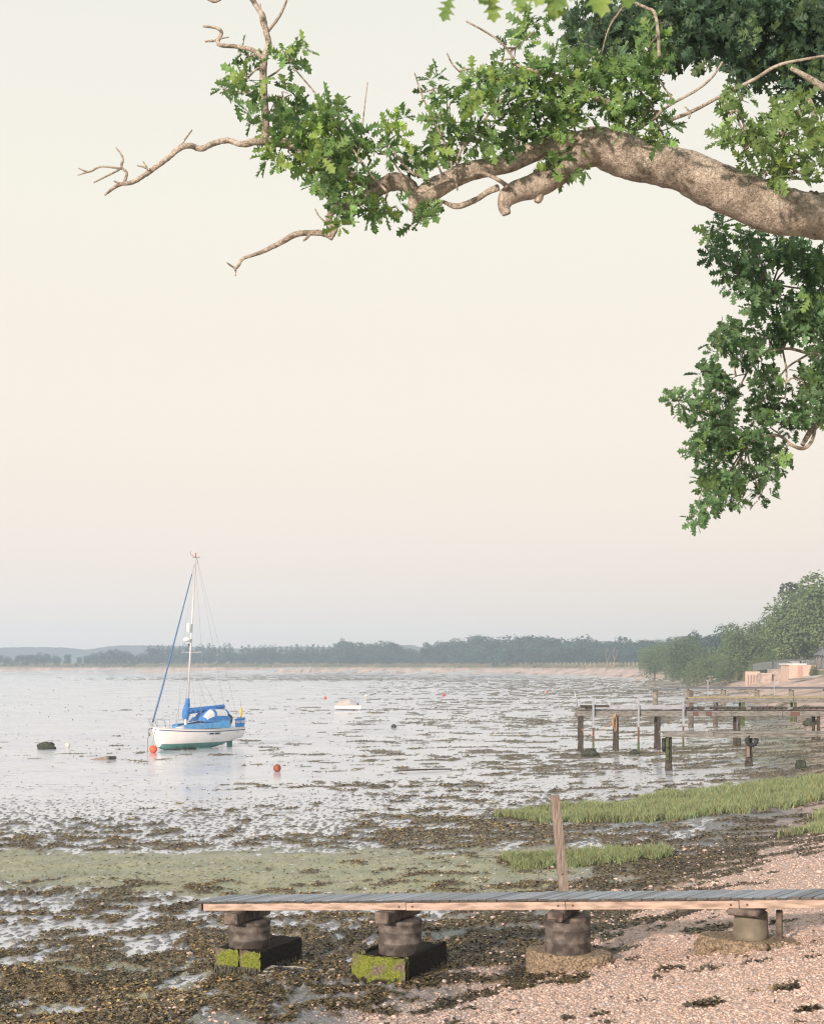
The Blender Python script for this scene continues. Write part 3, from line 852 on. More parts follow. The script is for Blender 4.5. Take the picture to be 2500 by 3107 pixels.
cuts = [.05, 3.33, 5.62, 7.86, total]
for row, vv in enumerate((.035, J_W - .05)):
    for a, b_ in zip(cuts[:-1], cuts[1:]):
        dz = 0 if row else random.uniform(-.004, .004)
        bm_ = MB().box(((a + b_) / 2, vv, -.090 + dz), (b_ - a - .006, .055, .102), bev=.005)
        be = bm_.build('beam', MATS['fresh_timber'], jetty)
        if row == 0:
            for bx in (a + .10, b_ - .10):
                if .5 < bx < 8.8:
                    MB().lathe([(.014, 0), (.014, .01), (.009, .016)], 8, (bx, vv - .0275, -.090), Matrix.Rotation(math.radians(90), 3, 'X')).build('bolt', MATS['rust'], be)
MB().box((.0, J_W / 2, -.088), (.045, J_W - .02, .105), bev=.004).build('end_board', MATS['old_timber'], jetty)

def jpoint(s, v):
    return JA + j_u * s + j_v * v

def drum_prof(r, h):
    p = [(r * .93, 0), (r, .01)]
    for zc in (.36, .68, .93):
        z = h * zc
        p += [(r, z - .02), (r * 1.035, z - .008), (r * 1.035, z + .008), (r, z + .02)]
    p += [(r, h - .006), (r * .95, h)]
    return p

def pier(s, v, ztop, zdrum, zbot, rad, label, base, zblock, bearer=(.21, 1.0, .13), tilt=0.0, drum='drum_rust', name='drum'):
    c = jpoint(s, v)
    root = empty('gangway_pier', (c.x, c.y, zbot), j_rz)
    tag(root, label, 'pier', 'piers under the near gangway')
    base(root, zblock - zbot)
    R = Matrix.Rotation(tilt, 3, 'Y')
    if name == 'drum':
        mb = MB().lathe(drum_prof(rad, zdrum - zblock + .03), 36, (0, 0, zblock - zbot - .03), R)
    else:
        hgt = zdrum - zblock + .06
        mb = MB().lathe([(rad * 1.02, 0), (rad, hgt * .3), (rad * .97, hgt * .6), (rad * .95, hgt), (rad * .8, hgt + .004)], 28, (0, 0, zblock - zbot - .06), R, jit=.012)
    d = mb.build(name, MATS[drum], root)
    bl, bd, bh = bearer
    z0 = zdrum - zbot + .002; z1 = ztop - zbot
    mb = MB().box((-.02, -.02, (z0 + z1) / 2), (bl, bd, z1 - z0), Euler((0, 0, random.uniform(-.05, .05))), bev=.02, jit=.008)
    mb.build('bearer', MATS['old_timber'], root)
    return root

def chain_pts(a, b_, n, jit):
    return [Vector(a).lerp(Vector(b_), i / (n - 1)) + Vector((random.uniform(-jit, jit), 0, random.uniform(-jit, jit))) for i in range(n)]

def rough_block(w, d, h, seed, n=10):
    """block with slightly worn, uneven faces"""
    rs = random.Random(seed)
    mb = MB(); g = n
    def P(i, j, k): return Vector(((i / g - .5) * w, (j / g - .5) * d, k / g * h))
    keys = {}; vs_ = []; fs = []
    def vid(i, j, k):
        if (i, j, k) not in keys:
            p = P(i, j, k)
            e = (i in (0, g)) + (j in (0, g)) + (k in (0, g))
            a = .004 if e < 2 else .014
            p += Vector((rs.uniform(-a, a), rs.uniform(-a, a), rs.uniform(-a, a)))
            if e >= 2: p = Vector((p.x * .988, p.y * .988, h / 2 + (p.z - h / 2) * .985))
            keys[(i, j, k)] = len(vs_); vs_.append(p)
        return keys[(i, j, k)]
    for a in range(g):
        for b_ in range(g):
            for c in (0, g):
                q = [(a, b_, c), (a + 1, b_, c), (a + 1, b_ + 1, c), (a, b_ + 1, c)]
                fs.append([vid(*x) for x in (q if c else q[::-1])])
                q = [(a, c, b_), (a + 1, c, b_), (a + 1, c, b_ + 1), (a, c, b_ + 1)]
                fs.append([vid(*x) for x in (q[::-1] if c else q)])
                q = [(c, a, b_), (c, a + 1, b_), (c, a + 1, b_ + 1), (c, a, b_ + 1)]
                fs.append([vid(*x) for x in (q if c else q[::-1])])
    mb.add(vs_, fs)
    return mb

def weed_skirt(root, w, d, z0, h, n, sides, seed, off=(0, 0)):
    """short fringe of wrack hanging on the foot of a block"""
    r = np.random.default_rng(seed); V = []; Fi = []; Cc = []
    for k in range(n):
        sd = sides[r.integers(len(sides))]
        if sd == 'f': p = np.array([r.uniform(-w / 2, w / 2), -d / 2 - .006, 0]); nr_ = np.array([0, -1, 0]); tn = np.array([1, 0, 0])
        else: p = np.array([w / 2 + .006, r.uniform(-d / 2, d / 2), 0]); nr_ = np.array([1, 0, 0]); tn = np.array([0, 1, 0])
        top = z0 + h * r.uniform(.1, 1) ** 1.6; ln = r.uniform(.03, .09); wd = r.uniform(.006, .014)
        p[2] = top
        q = p + nr_ * r.uniform(.01, .04) + tn * r.uniform(-.03, .03) - np.array([0, 0, ln])
        b0 = len(V); V += [p - tn * wd, p + tn * wd, q + tn * wd * .7, q - tn * wd * .7]; Fi.append((b0, b0 + 1, b0 + 2, b0 + 3))
        c = np.array([.035, .030, .020]) * r.uniform(.5, 2.0); Cc += [c] * 4
    me = np_mesh('weed_fringe', np.array(V), np.array(Fi), False, np.array(Cc), [sw_mat])
    wf = tag(link('weed_fringe', me, root), kind='stuff'); wf.location = (off[0], off[1], 0)

def base_block(w, d, seed, split=None, off=(0, 0)):
    def f(root, h):
        hh = h + .12
        if split:                                   # cracked: two pieces with a crack between
            w1 = w * split; w2 = w - w1 - .012
            for ww, xc, sd in ((w1, -w / 2 + w1 / 2, seed), (w2, w / 2 - w2 / 2, seed + 1)):
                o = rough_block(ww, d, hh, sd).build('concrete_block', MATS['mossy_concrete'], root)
                o.location = (xc + off[0], off[1], -.12)
        else:
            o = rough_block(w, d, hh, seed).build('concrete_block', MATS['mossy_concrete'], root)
            o.location = (off[0], off[1], -.12)
        weed_skirt(root, w, d, -.05, h * .62, 900, 'ffr', seed, off)
    return f

def base_tray(w, d, seed):
    def f(root, h):
        hh = h + .12
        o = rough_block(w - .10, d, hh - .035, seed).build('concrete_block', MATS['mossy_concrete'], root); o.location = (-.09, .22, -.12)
        for nm, ww, dd, loc in (('mossy_kerb', w, .07, (-.09, -d / 2 + .18, -.12)), ('side_slab', .07, d - .02, (w / 2 - .12, .25, -.12)), ('side_slab', .06, d * .8, (-w / 2 - .06, .30, -.12))):
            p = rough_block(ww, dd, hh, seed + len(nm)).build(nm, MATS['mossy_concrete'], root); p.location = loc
        weed_skirt(root, w, d + .1, -.05, h * .28, 420, 'ffr', seed, (-.09, .2))
    return f

def base_round(r, seed, rag=.035, flat=True, mname='barnacle', k=34, low=1.0):
    def f(root, h):
        hh = h + .14
        prof = [(r * .99, 0)] + [(r * (1.0 + .012 * (q % 2)), hh * q / 9) for q in range(1, 9)] + [(r * 1.0, hh * .96), (r * .96, hh), (r * .8, hh + .006), (r * .5, hh + .01)]
        MB().lathe(prof, 90, (.0, .06, -.14), Matrix.Scale(.62, 3, Vector((0, 1, 0))), jit=.022, smooth=False).build('footing', MATS[mname], root)
    return f

def base_rubble(seed):
    def f(root, h):
        rs = random.Random(seed)
        hh = h + .14
        MB().lathe([(.56, 0), (.58, hh * .25), (.57, hh * .5), (.55, hh * .75), (.53, hh * .88), (.50, hh * .97), (.3, hh)], 60, (-.06, .08, -.14), Matrix(((1.12, 0, 0), (0, .66, 0), (0, 0, .92))), jit=.05, smooth=False).build('footing', MATS['barnacle'], root)
        for q in range(9):
            a = rs.uniform(-2.9, -.1); rr = rs.uniform(.42, .62)
            MB().lathe([(.02, -.05), (.07, -.03), (.085, .02), (.05, .06), (.01, .075)], 9, (0, 0, 0), jit=.16).build('footing_stone', MATS['barnacle'], root).location = (rr * math.cos(a) * 1.1 - .05, rr * math.sin(a) * .62, h * .5 - .02 + rs.uniform(-.06, .04))
    return f

def s_of(x):      # metres along the gangway where its axis shows at photo column x
    k = (x - 1250) / F
    c0 = JA + j_v * .33
    return (k * c0.y - c0.x) / (j_u.x - k * j_u.y)
def z_deck(s): return JA.z + s * math.tan(j_slope) * math.cos(0) * 1.0
def zy(y, s, v=.1): return H - (y - HY) * jpoint(s, v).y / F

s1, s2, s3, s4 = s_of(757), s_of(1214), s_of(1722), s_of(2277)
pier(s1, .33, z_deck(s1) - .143, zy(2800, s1), .62, .30, 'cracked mossy concrete block with dark drum under the gangway end', base_block(.76, 1.22, 3, .52, (.02, .25)), zy(2884, s1, -.05))
pier(s2, .33, z_deck(s2) - .143, zy(2797, s2), .76, .30, 'green mossy trough block with rusty drum, second pier from the end', base_tray(.80, 1.30, 8), zy(2904, s2, -.1))
pier(s3, .33, z_deck(s3) - .143, zy(2786, s3), 1.18, .298, 'paint-flecked drum on a round barnacled footing', base_round(.58, 5), zy(2902, s3, .0))
p4 = pier(s4, .33, z_deck(s4) - .143, zy(2776, s4), 1.66, .215, 'plain concrete pipe pier on a rough stony footing', base_rubble(4), zy(2850, s4, .1), bearer=(.40, .75, .10), drum='concrete_pile', name='concrete_pipe')
MB().box((.33, .12, (z_deck(s4) - .20 - 1.66) / 2 - .05), (.07, .07, z_deck(s4) - .20 - 1.66 + .10), bev=.006).build('prop', MATS['old_timber'], p4)
for pr_, sx in ((0, 0),):
    pass
# pale patches of paint left on the third drum
pts_mat = MATS['drum_pale']

# low concrete lump lying between the first two blocks, weed over it
cpt = at(905, 2945, 20.2)
lump = empty('fallen_slab', (cpt.x, cpt.y, .64), j_rz + .12)
tag(lump, 'pale broken slab lying in weed between the two mossy blocks', 'slab')
mb = rough_block(1.05, .34, .20, 40, 8); o = mb.build('slab_body', MATS['concrete'], lump); o.rotation_euler = (.25, 0, 0); o.location = (0, 0, -.02)
o2 = rough_block(.26, .12, .06, 41, 4).build('mossy_corner', MATS['moss_green'], lump); o2.location = (.30, -.14, .10); o2.rotation_euler = (.5, 0, .1)
rr_ = np.random.default_rng(5); V = []; Fi = []; Cc = []
for k in range(420):
    x = rr_.uniform(-.42, .38); y = rr_.uniform(-.12, .16); a = rr_.uniform(0, 6.28)
    p = np.array([x, y, .20 - .10 * abs(y) + rr_.uniform(-.02, .02) - .12 * (y < -.05)]); d = np.array([math.cos(a), math.sin(a) - .4, rr_.uniform(-.6, .2)]) * rr_.uniform(.05, .12); w = np.array([-d[1], d[0], 0]) * .12
    b0 = len(V); V += [p - w, p + w, p + d + w * .4, p + d - w * .4]; Fi.append((b0, b0 + 1, b0 + 2, b0 + 3)); Cc += [np.array([.04, .042, .04]) * rr_.uniform(.5, 1.8)] * 4
tag(link('weed_cover', np_mesh('weed_cover', np.array(V), np.array(Fi), False, np.array(Cc), [sw_mat]), lump), kind='stuff')

# weathered post standing behind the gangway
pb = s_of(1700); pp = jpoint(pb, J_W + .11)
post = empty('mooring_post', (pp.x, pp.y, float(zbase(np.array(pp.x), np.array(pp.y))) - .1))
tag(post, 'tall weathered square timber post standing behind the gangway', 'post')
hz = zy(2418, pb, J_W) - post.location.z
px_top = (1683 - 1250) * pp.y / F - pp.x
prow = [(-.068 + 0.0, .0), (.0, .5), (1, 1)]
mb = MB(); lv = 14; vs_ = []; fs = []
for i in range(lv + 1):
    f_ = i / lv; cx = (px_top - .0) * f_ + .01 * (1 - f_); hw_ = .064 - .004 * f_ + random.uniform(-.002, .002)
    for q, (sx, sy) in enumerate(((-1, -1), (-.72, -1.0), (.72, -1), (1, -1), (1, 1), (-1, 1))):
        vs_.append((cx + sx * hw_ + random.uniform(-.0015, .0015), sy * hw_ + (-.004 if abs(sx) < 1 else 0), hz * f_ + (random.uniform(-.012, .012) if i == lv else 0)))
for i in range(lv):
    for q in range(6):
        fs.append((i * 6 + q, i * 6 + (q + 1) % 6, i * 6 + 6 + (q + 1) % 6, i * 6 + 6 + q))
fs.append(tuple(lv * 6 + q for q in range(6)))
mb.add(vs_, fs); mb.build('shaft', MATS['post_wood'], post)
MB().lathe([(.006, 0), (.012, .004), (.012, .012)], 8, (px_top * .62 + .01, -.068, hz * .56), Matrix.Rotation(math.radians(90), 3, 'X')).build('bolt', MATS['rust'], post)

# ------------------------------------------------------------------ jetties farther along the shore
def pile(mb, x, y, z0, z1, w, jit=.012, n=7, lean=0.0):
    """square-ish worn pile, rougher and thicker with growth towards the mud"""
    vs_ = []; fs = []
    for i in range(n + 1):
        f_ = i / n; z = z0 + (z1 - z0) * f_
        g = w / 2 * (.9 + .30 * max(0, .38 - f_) / .38 + random.uniform(-.05, .05))
        for sx, sy in ((-1, -.6), (-.6, -1), (.6, -1), (1, -.6), (1, .6), (.6, 1), (-.6, 1), (-1, .6)):
            vs_.append((x + lean * f_ + sx * g + random.uniform(-jit, jit), y + sy * g + random.uniform(-jit, jit), z))
    for i in range(n):
        for q in range(8):
            fs.append((i * 8 + q, i * 8 + (q + 1) % 8, i * 8 + 8 + (q + 1) % 8, i * 8 + 8 + q))
    fs.append(tuple(n * 8 + q for q in range(8)))
    return mb.add(vs_, fs)

def gz(x, y): return float(zbase(np.array(float(x)), np.array(float(y))))

# main jetty of heavy planks (about 78 m out)
YB = 78.0
a0 = at(1757, 2150, YB); zb_ = a0.z
xr = (2620 - 1250) * YB / F
main = empty('timber_jetty', (a0.x, YB, 0))
tag(main, 'tall timber jetty with thick plank deck on slim piles', 'jetty')
Lb = xr - a0.x
pl = MB().box((0, .62, 0), (.275, 1.28, .14), bev=.018, jit=.006).mesh('plank', MATS['pile_dark'])
pl2 = MB().box((0, .62, 0), (.285, 1.30, .12), bev=.018, jit=.006).mesh('plank', MATS['grey_board'])
x = .2; i = 0
while x < Lb:
    o = link('plank', pl if i % 7 else pl2, main); o.location = (x, random.uniform(-.05, .03), zb_ + random.uniform(-.012, .012)); o.rotation_euler = (0, random.uniform(-.03, .03), random.uniform(-.015, .015))
    x += .326; i += 1
cuts = [-.1, 3.0, 5.9, 8.4, 11.2, Lb]
for v in (.02, 1.16):
    for a, b_ in zip(cuts[:-1], cuts[1:]):
        MB().box(((a + b_) / 2, v, zb_ - .29), (b_ - a - .02, .14, .30), bev=.015, jit=.006).build('beam', MATS['grey_board'], main)
for xp_, w_ in ((2110, .55), (2150, .6), (2412, .9)):
    MB().box(((xp_ - 1757) * YB / F, -.055, zb_ - .29), (w_ * .55, .02, .24), bev=.004).build('rust_plate', MATS['rust'], main)
MB().box((.85, -.02, zb_ + .12), (1.6, .2, .12), bev=.02, jit=.015).build('edge_timber', MATS['pile_dark'], main)
MB().box((3.3, -.06, zb_ + .07), (5.1, .05, .22), bev=.006).build('edge_rail', MATS['grey_metal'], main)
for xp_ in (1765, 1873, 2000, 2243, 2485):
    xx = (xp_ - 1757) * YB / F
    for v in (.10, 1.10):
        g = gz(a0.x + xx, YB + v)
        pile(MB(), xx, v, g - .25, zb_ - .14, .18).build('pile', MATS['pile_dark'], main)
MB().tube([(-.05, .3, zb_ + .1), (-.22, .3, zb_ + .95)], .035, 6).build('bracket', MATS['grey_metal'], main)
for i, (xp_, lab) in enumerate(((1800, 'first grey steel pole against the timber jetty, beside the rope'), (1937, 'middle grey steel pole against the timber jetty'), (2073, 'third steel pole against the timber jetty, behind the low gangway'))):
    p = at(xp_, 2118, YB - .22); g = gz(p.x, p.y)
    r = empty('steel_pole', (p.x, p.y, g - .3)); tag(r, lab, 'pole', 'steel poles along the timber jetty')
    hh = p.z - g + .3
    MB().box((0, 0, hh * .75), (.11, .06, hh * .5), bev=.008).build('upper_pole', MATS['grey_metal'], r)
    MB().box((0, 0, hh * .37), (.10, .055, hh * .26), bev=.008).build('rusty_length', MATS['rust'], r)
    MB().box((0, 0, hh * .12), (.115, .07, hh * .24), bev=.01, jit=.006).build('weedy_foot', MATS['moss_green'], r)
# orange rope hung on the jetty
rp = empty('rope', at(1866, 2165, YB - .12)); tag(rp, 'coil of orange rope hanging from the timber jetty', 'rope')
for k in range(5):
    dx = random.uniform(-.14, .08); w = random.uniform(.02, .06); h_ = random.uniform(.5, 1.05)
    MB().tube(catmull([(0, 0, .02), (dx - w, -.03, -h_ * .5), (dx, -.04, -h_), (dx + w, -.02, -h_ * .5), (.02, 0, 0)], 5), .011, 5).build('loop', MATS['orange_rope'], rp)
MB().tube(catmull([(-.12, -.04, -.45), (-.35, -.05, -.62), (-.9, -.08, -1.05), (-1.3, -.09, -1.16), (-1.62, -.05, -1.08), (-1.86, .02, -.85)], 6), .014, 5).build('trailing_end', MATS['orange_rope'], rp)

# low gangway in front of it (about 64 m)
YE = 61.5
e0 = at(2008, 2222, YE)
low = empty('low_gangway', (e0.x, YE, 0)); tag(low, 'low narrow gangway on two thick weedy piles before the timber jetty', 'gangway')
Le = (2640 - 2008) * YE / F
cw = [0, 2.2, 4.35, 6.7, Le]
for a, b_ in zip(cw[:-1], cw[1:]):
    for v in (.0, .34, .68):
        MB().box(((a + b_) / 2, v, e0.z - .02), (b_ - a - .02, .32, .06), bev=.008, jit=.003).build('board', MATS['grey_board'], low)
    MB().box(((a + b_) / 2, -.12, e0.z - .13 - (.03 if a < 4 and a > 2 else 0)), (b_ - a - .02, .05, .17), bev=.006).build('beam', MATS['grey_board'], low)
for i, xp_ in enumerate((2030, 2275)):
    xx = (xp_ - 2008) * YE / F
    g = gz(e0.x + xx, YE)
    o = pile(MB(), xx + .03, .28, g - .3, e0.z - .06, .29, .018, 9).build('pile', MATS['pile_dark'], low)
    MB().box((xx - .07, .05, g + (e0.z - g) * .62), (.13, .07, (e0.z - g) * .68), bev=.01, jit=.012).build('facing_board', MATS['moss_green' if i == 0 else 'post_wood'], low)
    t_ = MB()
def tyre(loc, rz, label, tilt=0):
    prof = []
    R_, r_ = .215, .085
    vs_ = []; fs = []; n, m = 28, 10
    for i in range(n):
        a = 2 * math.pi * i / n
        for k in range(m):
            b_ = 2 * math.pi * k / m
            rr = R_ + r_ * math.copysign(abs(math.cos(b_)) ** .7, math.cos(b_)); zz = .085 * math.copysign(abs(math.sin(b_)) ** .6, math.sin(b_))
            vs_.append((rr * math.cos(a), zz, rr * math.sin(a)))
    for i in range(n):
        for k in range(m):
            fs.append((i * m + k, i * m + (k + 1) % m, ((i + 1) % n) * m + (k + 1) % m, ((i + 1) % n) * m + k))
    r = empty('tyre', loc, rz); r.rotation_euler = (tilt, 0, rz)
    tag(r, label, 'tyre', 'tyre fenders on the low gangway')
    mb = MB(); mb.add(vs_, fs, True); mb.build('tread', MATS['rubber'], r)
    for q in range(14):
        a = 2 * math.pi * q / 14
        MB().box((.298 * math.cos(a), 0, .298 * math.sin(a)), (.012, .14, .04), Euler((0, -a, 0))).build('tread_block', MATS['rubber'], r)
p = at(2278, 2246, YE + .12); tyre((p.x, p.y - .17, p.z), .12, 'black tyre seen face on, hanging at the low gangway pile')
p = at(2014, 2254, YE + .35); tyre((p.x, p.y, p.z - .1), 1.35, 'black tyre seen edge on, beside the mossy pile')

# weathered jetty behind (about 104 m)
YC = 104.0
c0 = at(2088, 2120, YC)
back = empty('lichen_jetty', (c0.x, YC, 0)); tag(back, 'old jetty with yellow lichened top boards behind the timber jetty', 'jetty')
Lc = (2640 - 2088) * YC / F
mat('lichen_board', (.40, .33, .13), .9, .4, 2.5, col2=(.25, .24, .22), bump=.4)
cc = [0, 3.8, 7.7, 10.5, Lc]
for a, b_ in zip(cc[:-1], cc[1:]):
    MB().box(((a + b_) / 2, .0, c0.z - .12), (b_ - a - .03, .12, .34), bev=.01, jit=.008).build('beam', MATS['grey_board'], back)
    MB().box(((a + b_) / 2, 1.2, c0.z - .12), (b_ - a - .03, .12, .34), bev=.01, jit=.008).build('beam', MATS['grey_board'], back)
x = .1
pm = MB().box((0, .6, 0), (.24, 1.35, .07), bev=.01, jit=.006).mesh('plank', MATS['lichen_board'])
while x < Lc:
    o = link('plank', pm, back); o.location = (x, 0, c0.z + .09 + random.uniform(-.01, .01)); x += .262
for xp_, pairs in ((2095, 2), (2170, 2), (2256, 1), (2414, 1)):
    xx = (xp_ - 2088) * YC / F
    for q in range(2):
        g = gz(c0.x + xx, YC)
        pile(MB(), xx + (.3 * q if pairs == 2 else 0), .1 + 1.0 * q, g - .3, c0.z + (.55 if xp_ == 2095 else -.1), .24 if pairs == 2 else .2).build('pile', MATS['old_timber' if pairs == 2 else 'moss_green'], back)

# far jetty on concrete drums (about 158 m)
YD = 158.0
d0 = at(1977, 2092, YD); d1 = at(2640, 2089, YD + 3)
far_j = empty('drum_jetty', (d0.x, YD, 0)); tag(far_j, 'far jetty with thin dark deck on pale concrete drum piles', 'jetty')
Ld = d1.x - d0.x
x = 0.0
pm = MB().box((0, .6, 0), (.27, 1.3, .06), bev=0).mesh('plank', MATS['slate'])
while x < Ld:
    o = link('plank', pm, far_j); o.location = (x + .15, 0, d0.z + .02 + .2 * min(1, x / 3.5)); x += .33
for v in (.05, 1.15):
    MB().box((Ld / 2 + 1.5, v, d0.z + .10), (Ld - 3, .1, .16)).build('beam', MATS['slate'], far_j)
    MB().box((1.6, v, d0.z - .07), (3.3, .1, .14)).build('beam', MATS['slate'], far_j)
for xp_ in (1991, 2095, 2198, 2300, 2405, 2510):
    xx = (xp_ - 1977) * YD / F; g = gz(d0.x + xx, YD)
    top = d0.z + (-.14 if xp_ < 2000 else -.10)
    MB().lathe([(.30, g - .3), (.29, g + .2), (.285, (g + top) / 2), (.28, top), (.24, top + .004)], 14, (xx, .6, 0), jit=.01).build('pile', MATS['concrete_pile'], far_j)
    if xp_ > 2000:
        MB().box((xx, .6, top + .06), (.22, 1.1, .10), bev=.01).build('bearer', MATS['concrete'], far_j)
for xp_ in (2147, 2348):
    xx = (xp_ - 1977) * YD / F; g = gz(d0.x + xx, YD)
    MB().box((xx, -.1, (g + d0.z + .9) / 2), (.09, .09, d0.z + .9 - g + .3)).build('pole', MATS['grey_metal'], far_j)

# ------------------------------------------------------------------ things lying on the mud
def buoy(x, ybase, dia, m, label, squash=1.0, Y=None, eye=True):
    X, Yg = ground_at(np.array([float(x)]), np.array([float(ybase)]))
    X, Yg = float(X[0]), float(Yg[0]); g = gz(X, Yg)
    r = empty('mooring_buoy', (X, Yg, g)); tag(r, label, 'buoy', 'mooring buoys on the flats')
    R_ = dia / 2; prof = []
    for k in range(13):
        a = -math.pi / 2 + math.pi * k / 12
        prof.append((max(R_ * math.cos(a), .004), R_ * squash + R_ * squash * math.sin(a) - R_ * .12))
    MB().lathe(prof, 20).build('float', MATS[m], r)
    MB().lathe([(R_ * .985, R_ * squash * .55), (R_ * 1.012, R_ * squash * .62), (R_ * 1.012, R_ * squash * .72), (R_ * .99, R_ * squash * .80)], 20).build('weed_line', MATS['weed_rock'], r) if squash > 1 else None
    MB().tube([(0, 0, R_ * squash * 1.8), (.03, 0, R_ * squash * 1.95), (.0, 0, R_ * squash * 2.0)], .02, 5).build('eye', MATS['steel'], r)
    return r
buoy(465, 2285, .47, 'orange_buoy', 'bright orange mooring buoy under the bow of the sailing boat')
buoy(206, 2268, .31, 'white_buoy', 'small white buoy beside the weedy rock')
buoy(841, 2342, .37, 'rust_buoy', 'rusty red buoy standing alone below the sailing boat')
buoy(987, 2122, .44, 'red_buoy', 'small red buoy beside the covered dinghy')
buoy(1111, 2119, .46, 'white_buoy', 'small cream buoy behind the covered dinghy', 1.3)
buoy(1345, 2113, .48, 'red_buoy', 'lone red buoy on the open flats beyond the dinghy')
buoy(1660, 2104, .46, 'red_buoy', 'faint red buoy near the far jetty end')
buoy(1072, 2156, .62, 'pink_buoy', 'pink buoy lying against the covered dinghy')

def rock_mesh(seed, r=(1, .7, .5), n=3, amp=.25):
    rs = np.random.default_rng(seed)
    import bmesh
    bm = bmesh.new(); bmesh.ops.create_icosphere(bm, subdivisions=n, radius=1)
    o = rs.uniform(0, 50, 3)
    for v in bm.verts:
        p = np.array(v.co)
        k = 1 + amp * float(perlin(np.array(p[0] * 1.6 + o[0]), np.array(p[1] * 1.6 + p[2] * 1.3 + o[1]), seed)) * 2 + amp * .5 * float(perlin(np.array(p[0] * 5 + o[0]), np.array(p[1] * 5 + p[2] * 4), seed + 1))
        v.co = Vector((p[0] * k * r[0], p[1] * k * r[1], p[2] * k * r[2]))
    me = bpy.data.meshes.new('rock'); bm.to_mesh(me); bm.free()
    for q in me.polygons: q.use_smooth = True
    return me
def rock(x, ybase, size, label, seed, m='weed_rock'):
    X, Yg = ground_at(np.array([float(x)]), np.array([float(ybase)])); X, Yg = float(X[0]), float(Yg[0])
    me = rock_mesh(seed, size); me.materials.append(MATS[m])
    o = link('rock', me); o.location = (X, Yg, gz(X, Yg) + size[2] * .35)
    tag(o, label, 'rock', 'rocks on the flats')
rock(140, 2274, (.60, .4, .34), 'dark weed-covered rock left of the white buoy', 3)
rock(1195, 2208, (.22, .2, .2), 'small dark rock alone on the mud beyond the dinghy', 4)
rock(1790, 2296, (.42, .3, .30), 'weedy lump at the foot of the first jetty pile', 6)
rock(2460, 2202, (.5, .4, .34), 'black rock under the old lichened jetty', 7)
rock(2428, 2335, (.22, .2, .3), 'pointed dark rock beyond the marsh grass', 8)
rock(1925, 2290, (.30, .2, .2), 'low weedy lump beside the middle steel pole', 9)

X, Yg = ground_at(np.array([330.]), np.array([2305.])); wx, wy = float(X[0]), float(Yg[0])
wedge = empty('sunken_crate', (wx, wy, gz(wx, wy))); tag(wedge, 'half-sunk wooden crate tilted in the mud below the rock', 'crate')
MB().add([(-1.05, -.15, -.02), (.0, -.30, -.05), (.38, .15, -.05), (-.8, .45, -.02), (.0, -.30, .21), (.40, .12, .15), (-.05, .4, .12), (-1.0, .0, .0)],
         [(0, 1, 4, 7), (1, 2, 5, 4), (4, 5, 6, 7), (2, 3, 6, 5), (3, 0, 7, 6), (0, 3, 2, 1)]).build('box', MATS['post_wood'], wedge)
MB().box((.21, -.10, .10), (.42, .012, .16), Euler((0, 0, .83))).build('dark_end', MATS['weed_rock'], wedge)  # thin dark panel over the right-hand end
X, Yg = ground_at(np.array([1280.]), np.array([2342.])); wx, wy = float(X[0]), float(Yg[0])
dp = empty('driftwood_pole', (wx, wy, gz(wx, wy) + .03)); tag(dp, 'thin dark pole lying on the wet mud', 'pole')
MB().tube([(-1.3, -.4, .02), (-.4, -.1, .05), (.5, .25, .06), (1.4, .65, .04)], [.025, .035, .035, .03], 7).build('shaft', MATS['pile_dark'], dp)

# ------------------------------------------------------------------ covered dinghy
def hull_mesh(L, st, nsec=9, zcut=0.0):
    """stations (x, half beam, sheer z, keel z, fullness); each section keeps a vertex on the waterline zcut"""
    rings = []; half = nsec // 2
    for x, hb, zs, zk, p in st:
        zw = min(max(zcut, zk + 1e-4), zs - 1e-3)
        hts = [zk + (zw - zk) * (i / half) ** 1.6 for i in range(half + 1)] + [zw + (zs - zw) * i / (nsec - half) for i in range(1, nsec - half + 1)]
        right = []
        for z in hts:
            c = max(0., min(1., (z - zk) / (zs - zk))) ** (1 / .92); a = math.acos(1 - c)
            right.append(Vector((x, hb * math.sin(a) ** p, z)))
        rings.append([Vector((q.x, -q.y, q.z)) for q in right[:0:-1]] + right)
    return rings
def skin(rings, test):
    mb = MB(); m = len(rings[0]); vs_ = [p for r in rings for p in r]; fs = []
    for i in range(len(rings) - 1):
        for k in range(m - 1):
            q = (i * m + k, i * m + k + 1, (i + 1) * m + k + 1, (i + 1) * m + k)
            zc = sum(vs_[j].z for j in q) / 4; xc = sum(vs_[j].x for j in q) / 4
            if test(xc, zc): fs.append(q)
    used = sorted({j for f in fs for j in f}); mp_ = {j: n for n, j in enumerate(used)}
    mb.add([vs_[j] for j in used], [tuple(mp_[j] for j in f) for f in fs], True)
    return mb

YDY = 158.0
dpos = at(1055, 2153, YDY)
ding = empty('dinghy', (dpos.x, YDY, gz(dpos.x, YDY) - .02), math.radians(0))
tag(ding, 'small cream dinghy under a pale canvas cover', 'dinghy')
ding.rotation_euler = (math.radians(-3), 0, math.radians(-14)); ding.scale = (.86, .86, .84)
st = []
for k in range(15):
    u_ = k / 14; x = -1.6 + 3.3 * u_
    hb = .70 * (1 - max(0, (u_ - .45) / .56) ** 2.2) ** .8 if u_ < .999 else .02
    hb *= .86 + .14 * min(1, u_ * 4)
    st.append((x + (.16 if k == 14 else 0), max(hb, .02), .62 + .10 * u_ ** 2 + .03 * (1 - u_) ** 2, .04 + .10 * (1 - u_) ** 2 * .6 + (.22 if k == 14 else 0), .75))
rg = hull_mesh(3.3, st, 10, .16)
skin(rg, lambda x, z: z > .16).build('hull', MATS['gelcoat'], ding)
skin(rg, lambda x, z: z <= .16).build('bottom', MATS['navy'], ding)
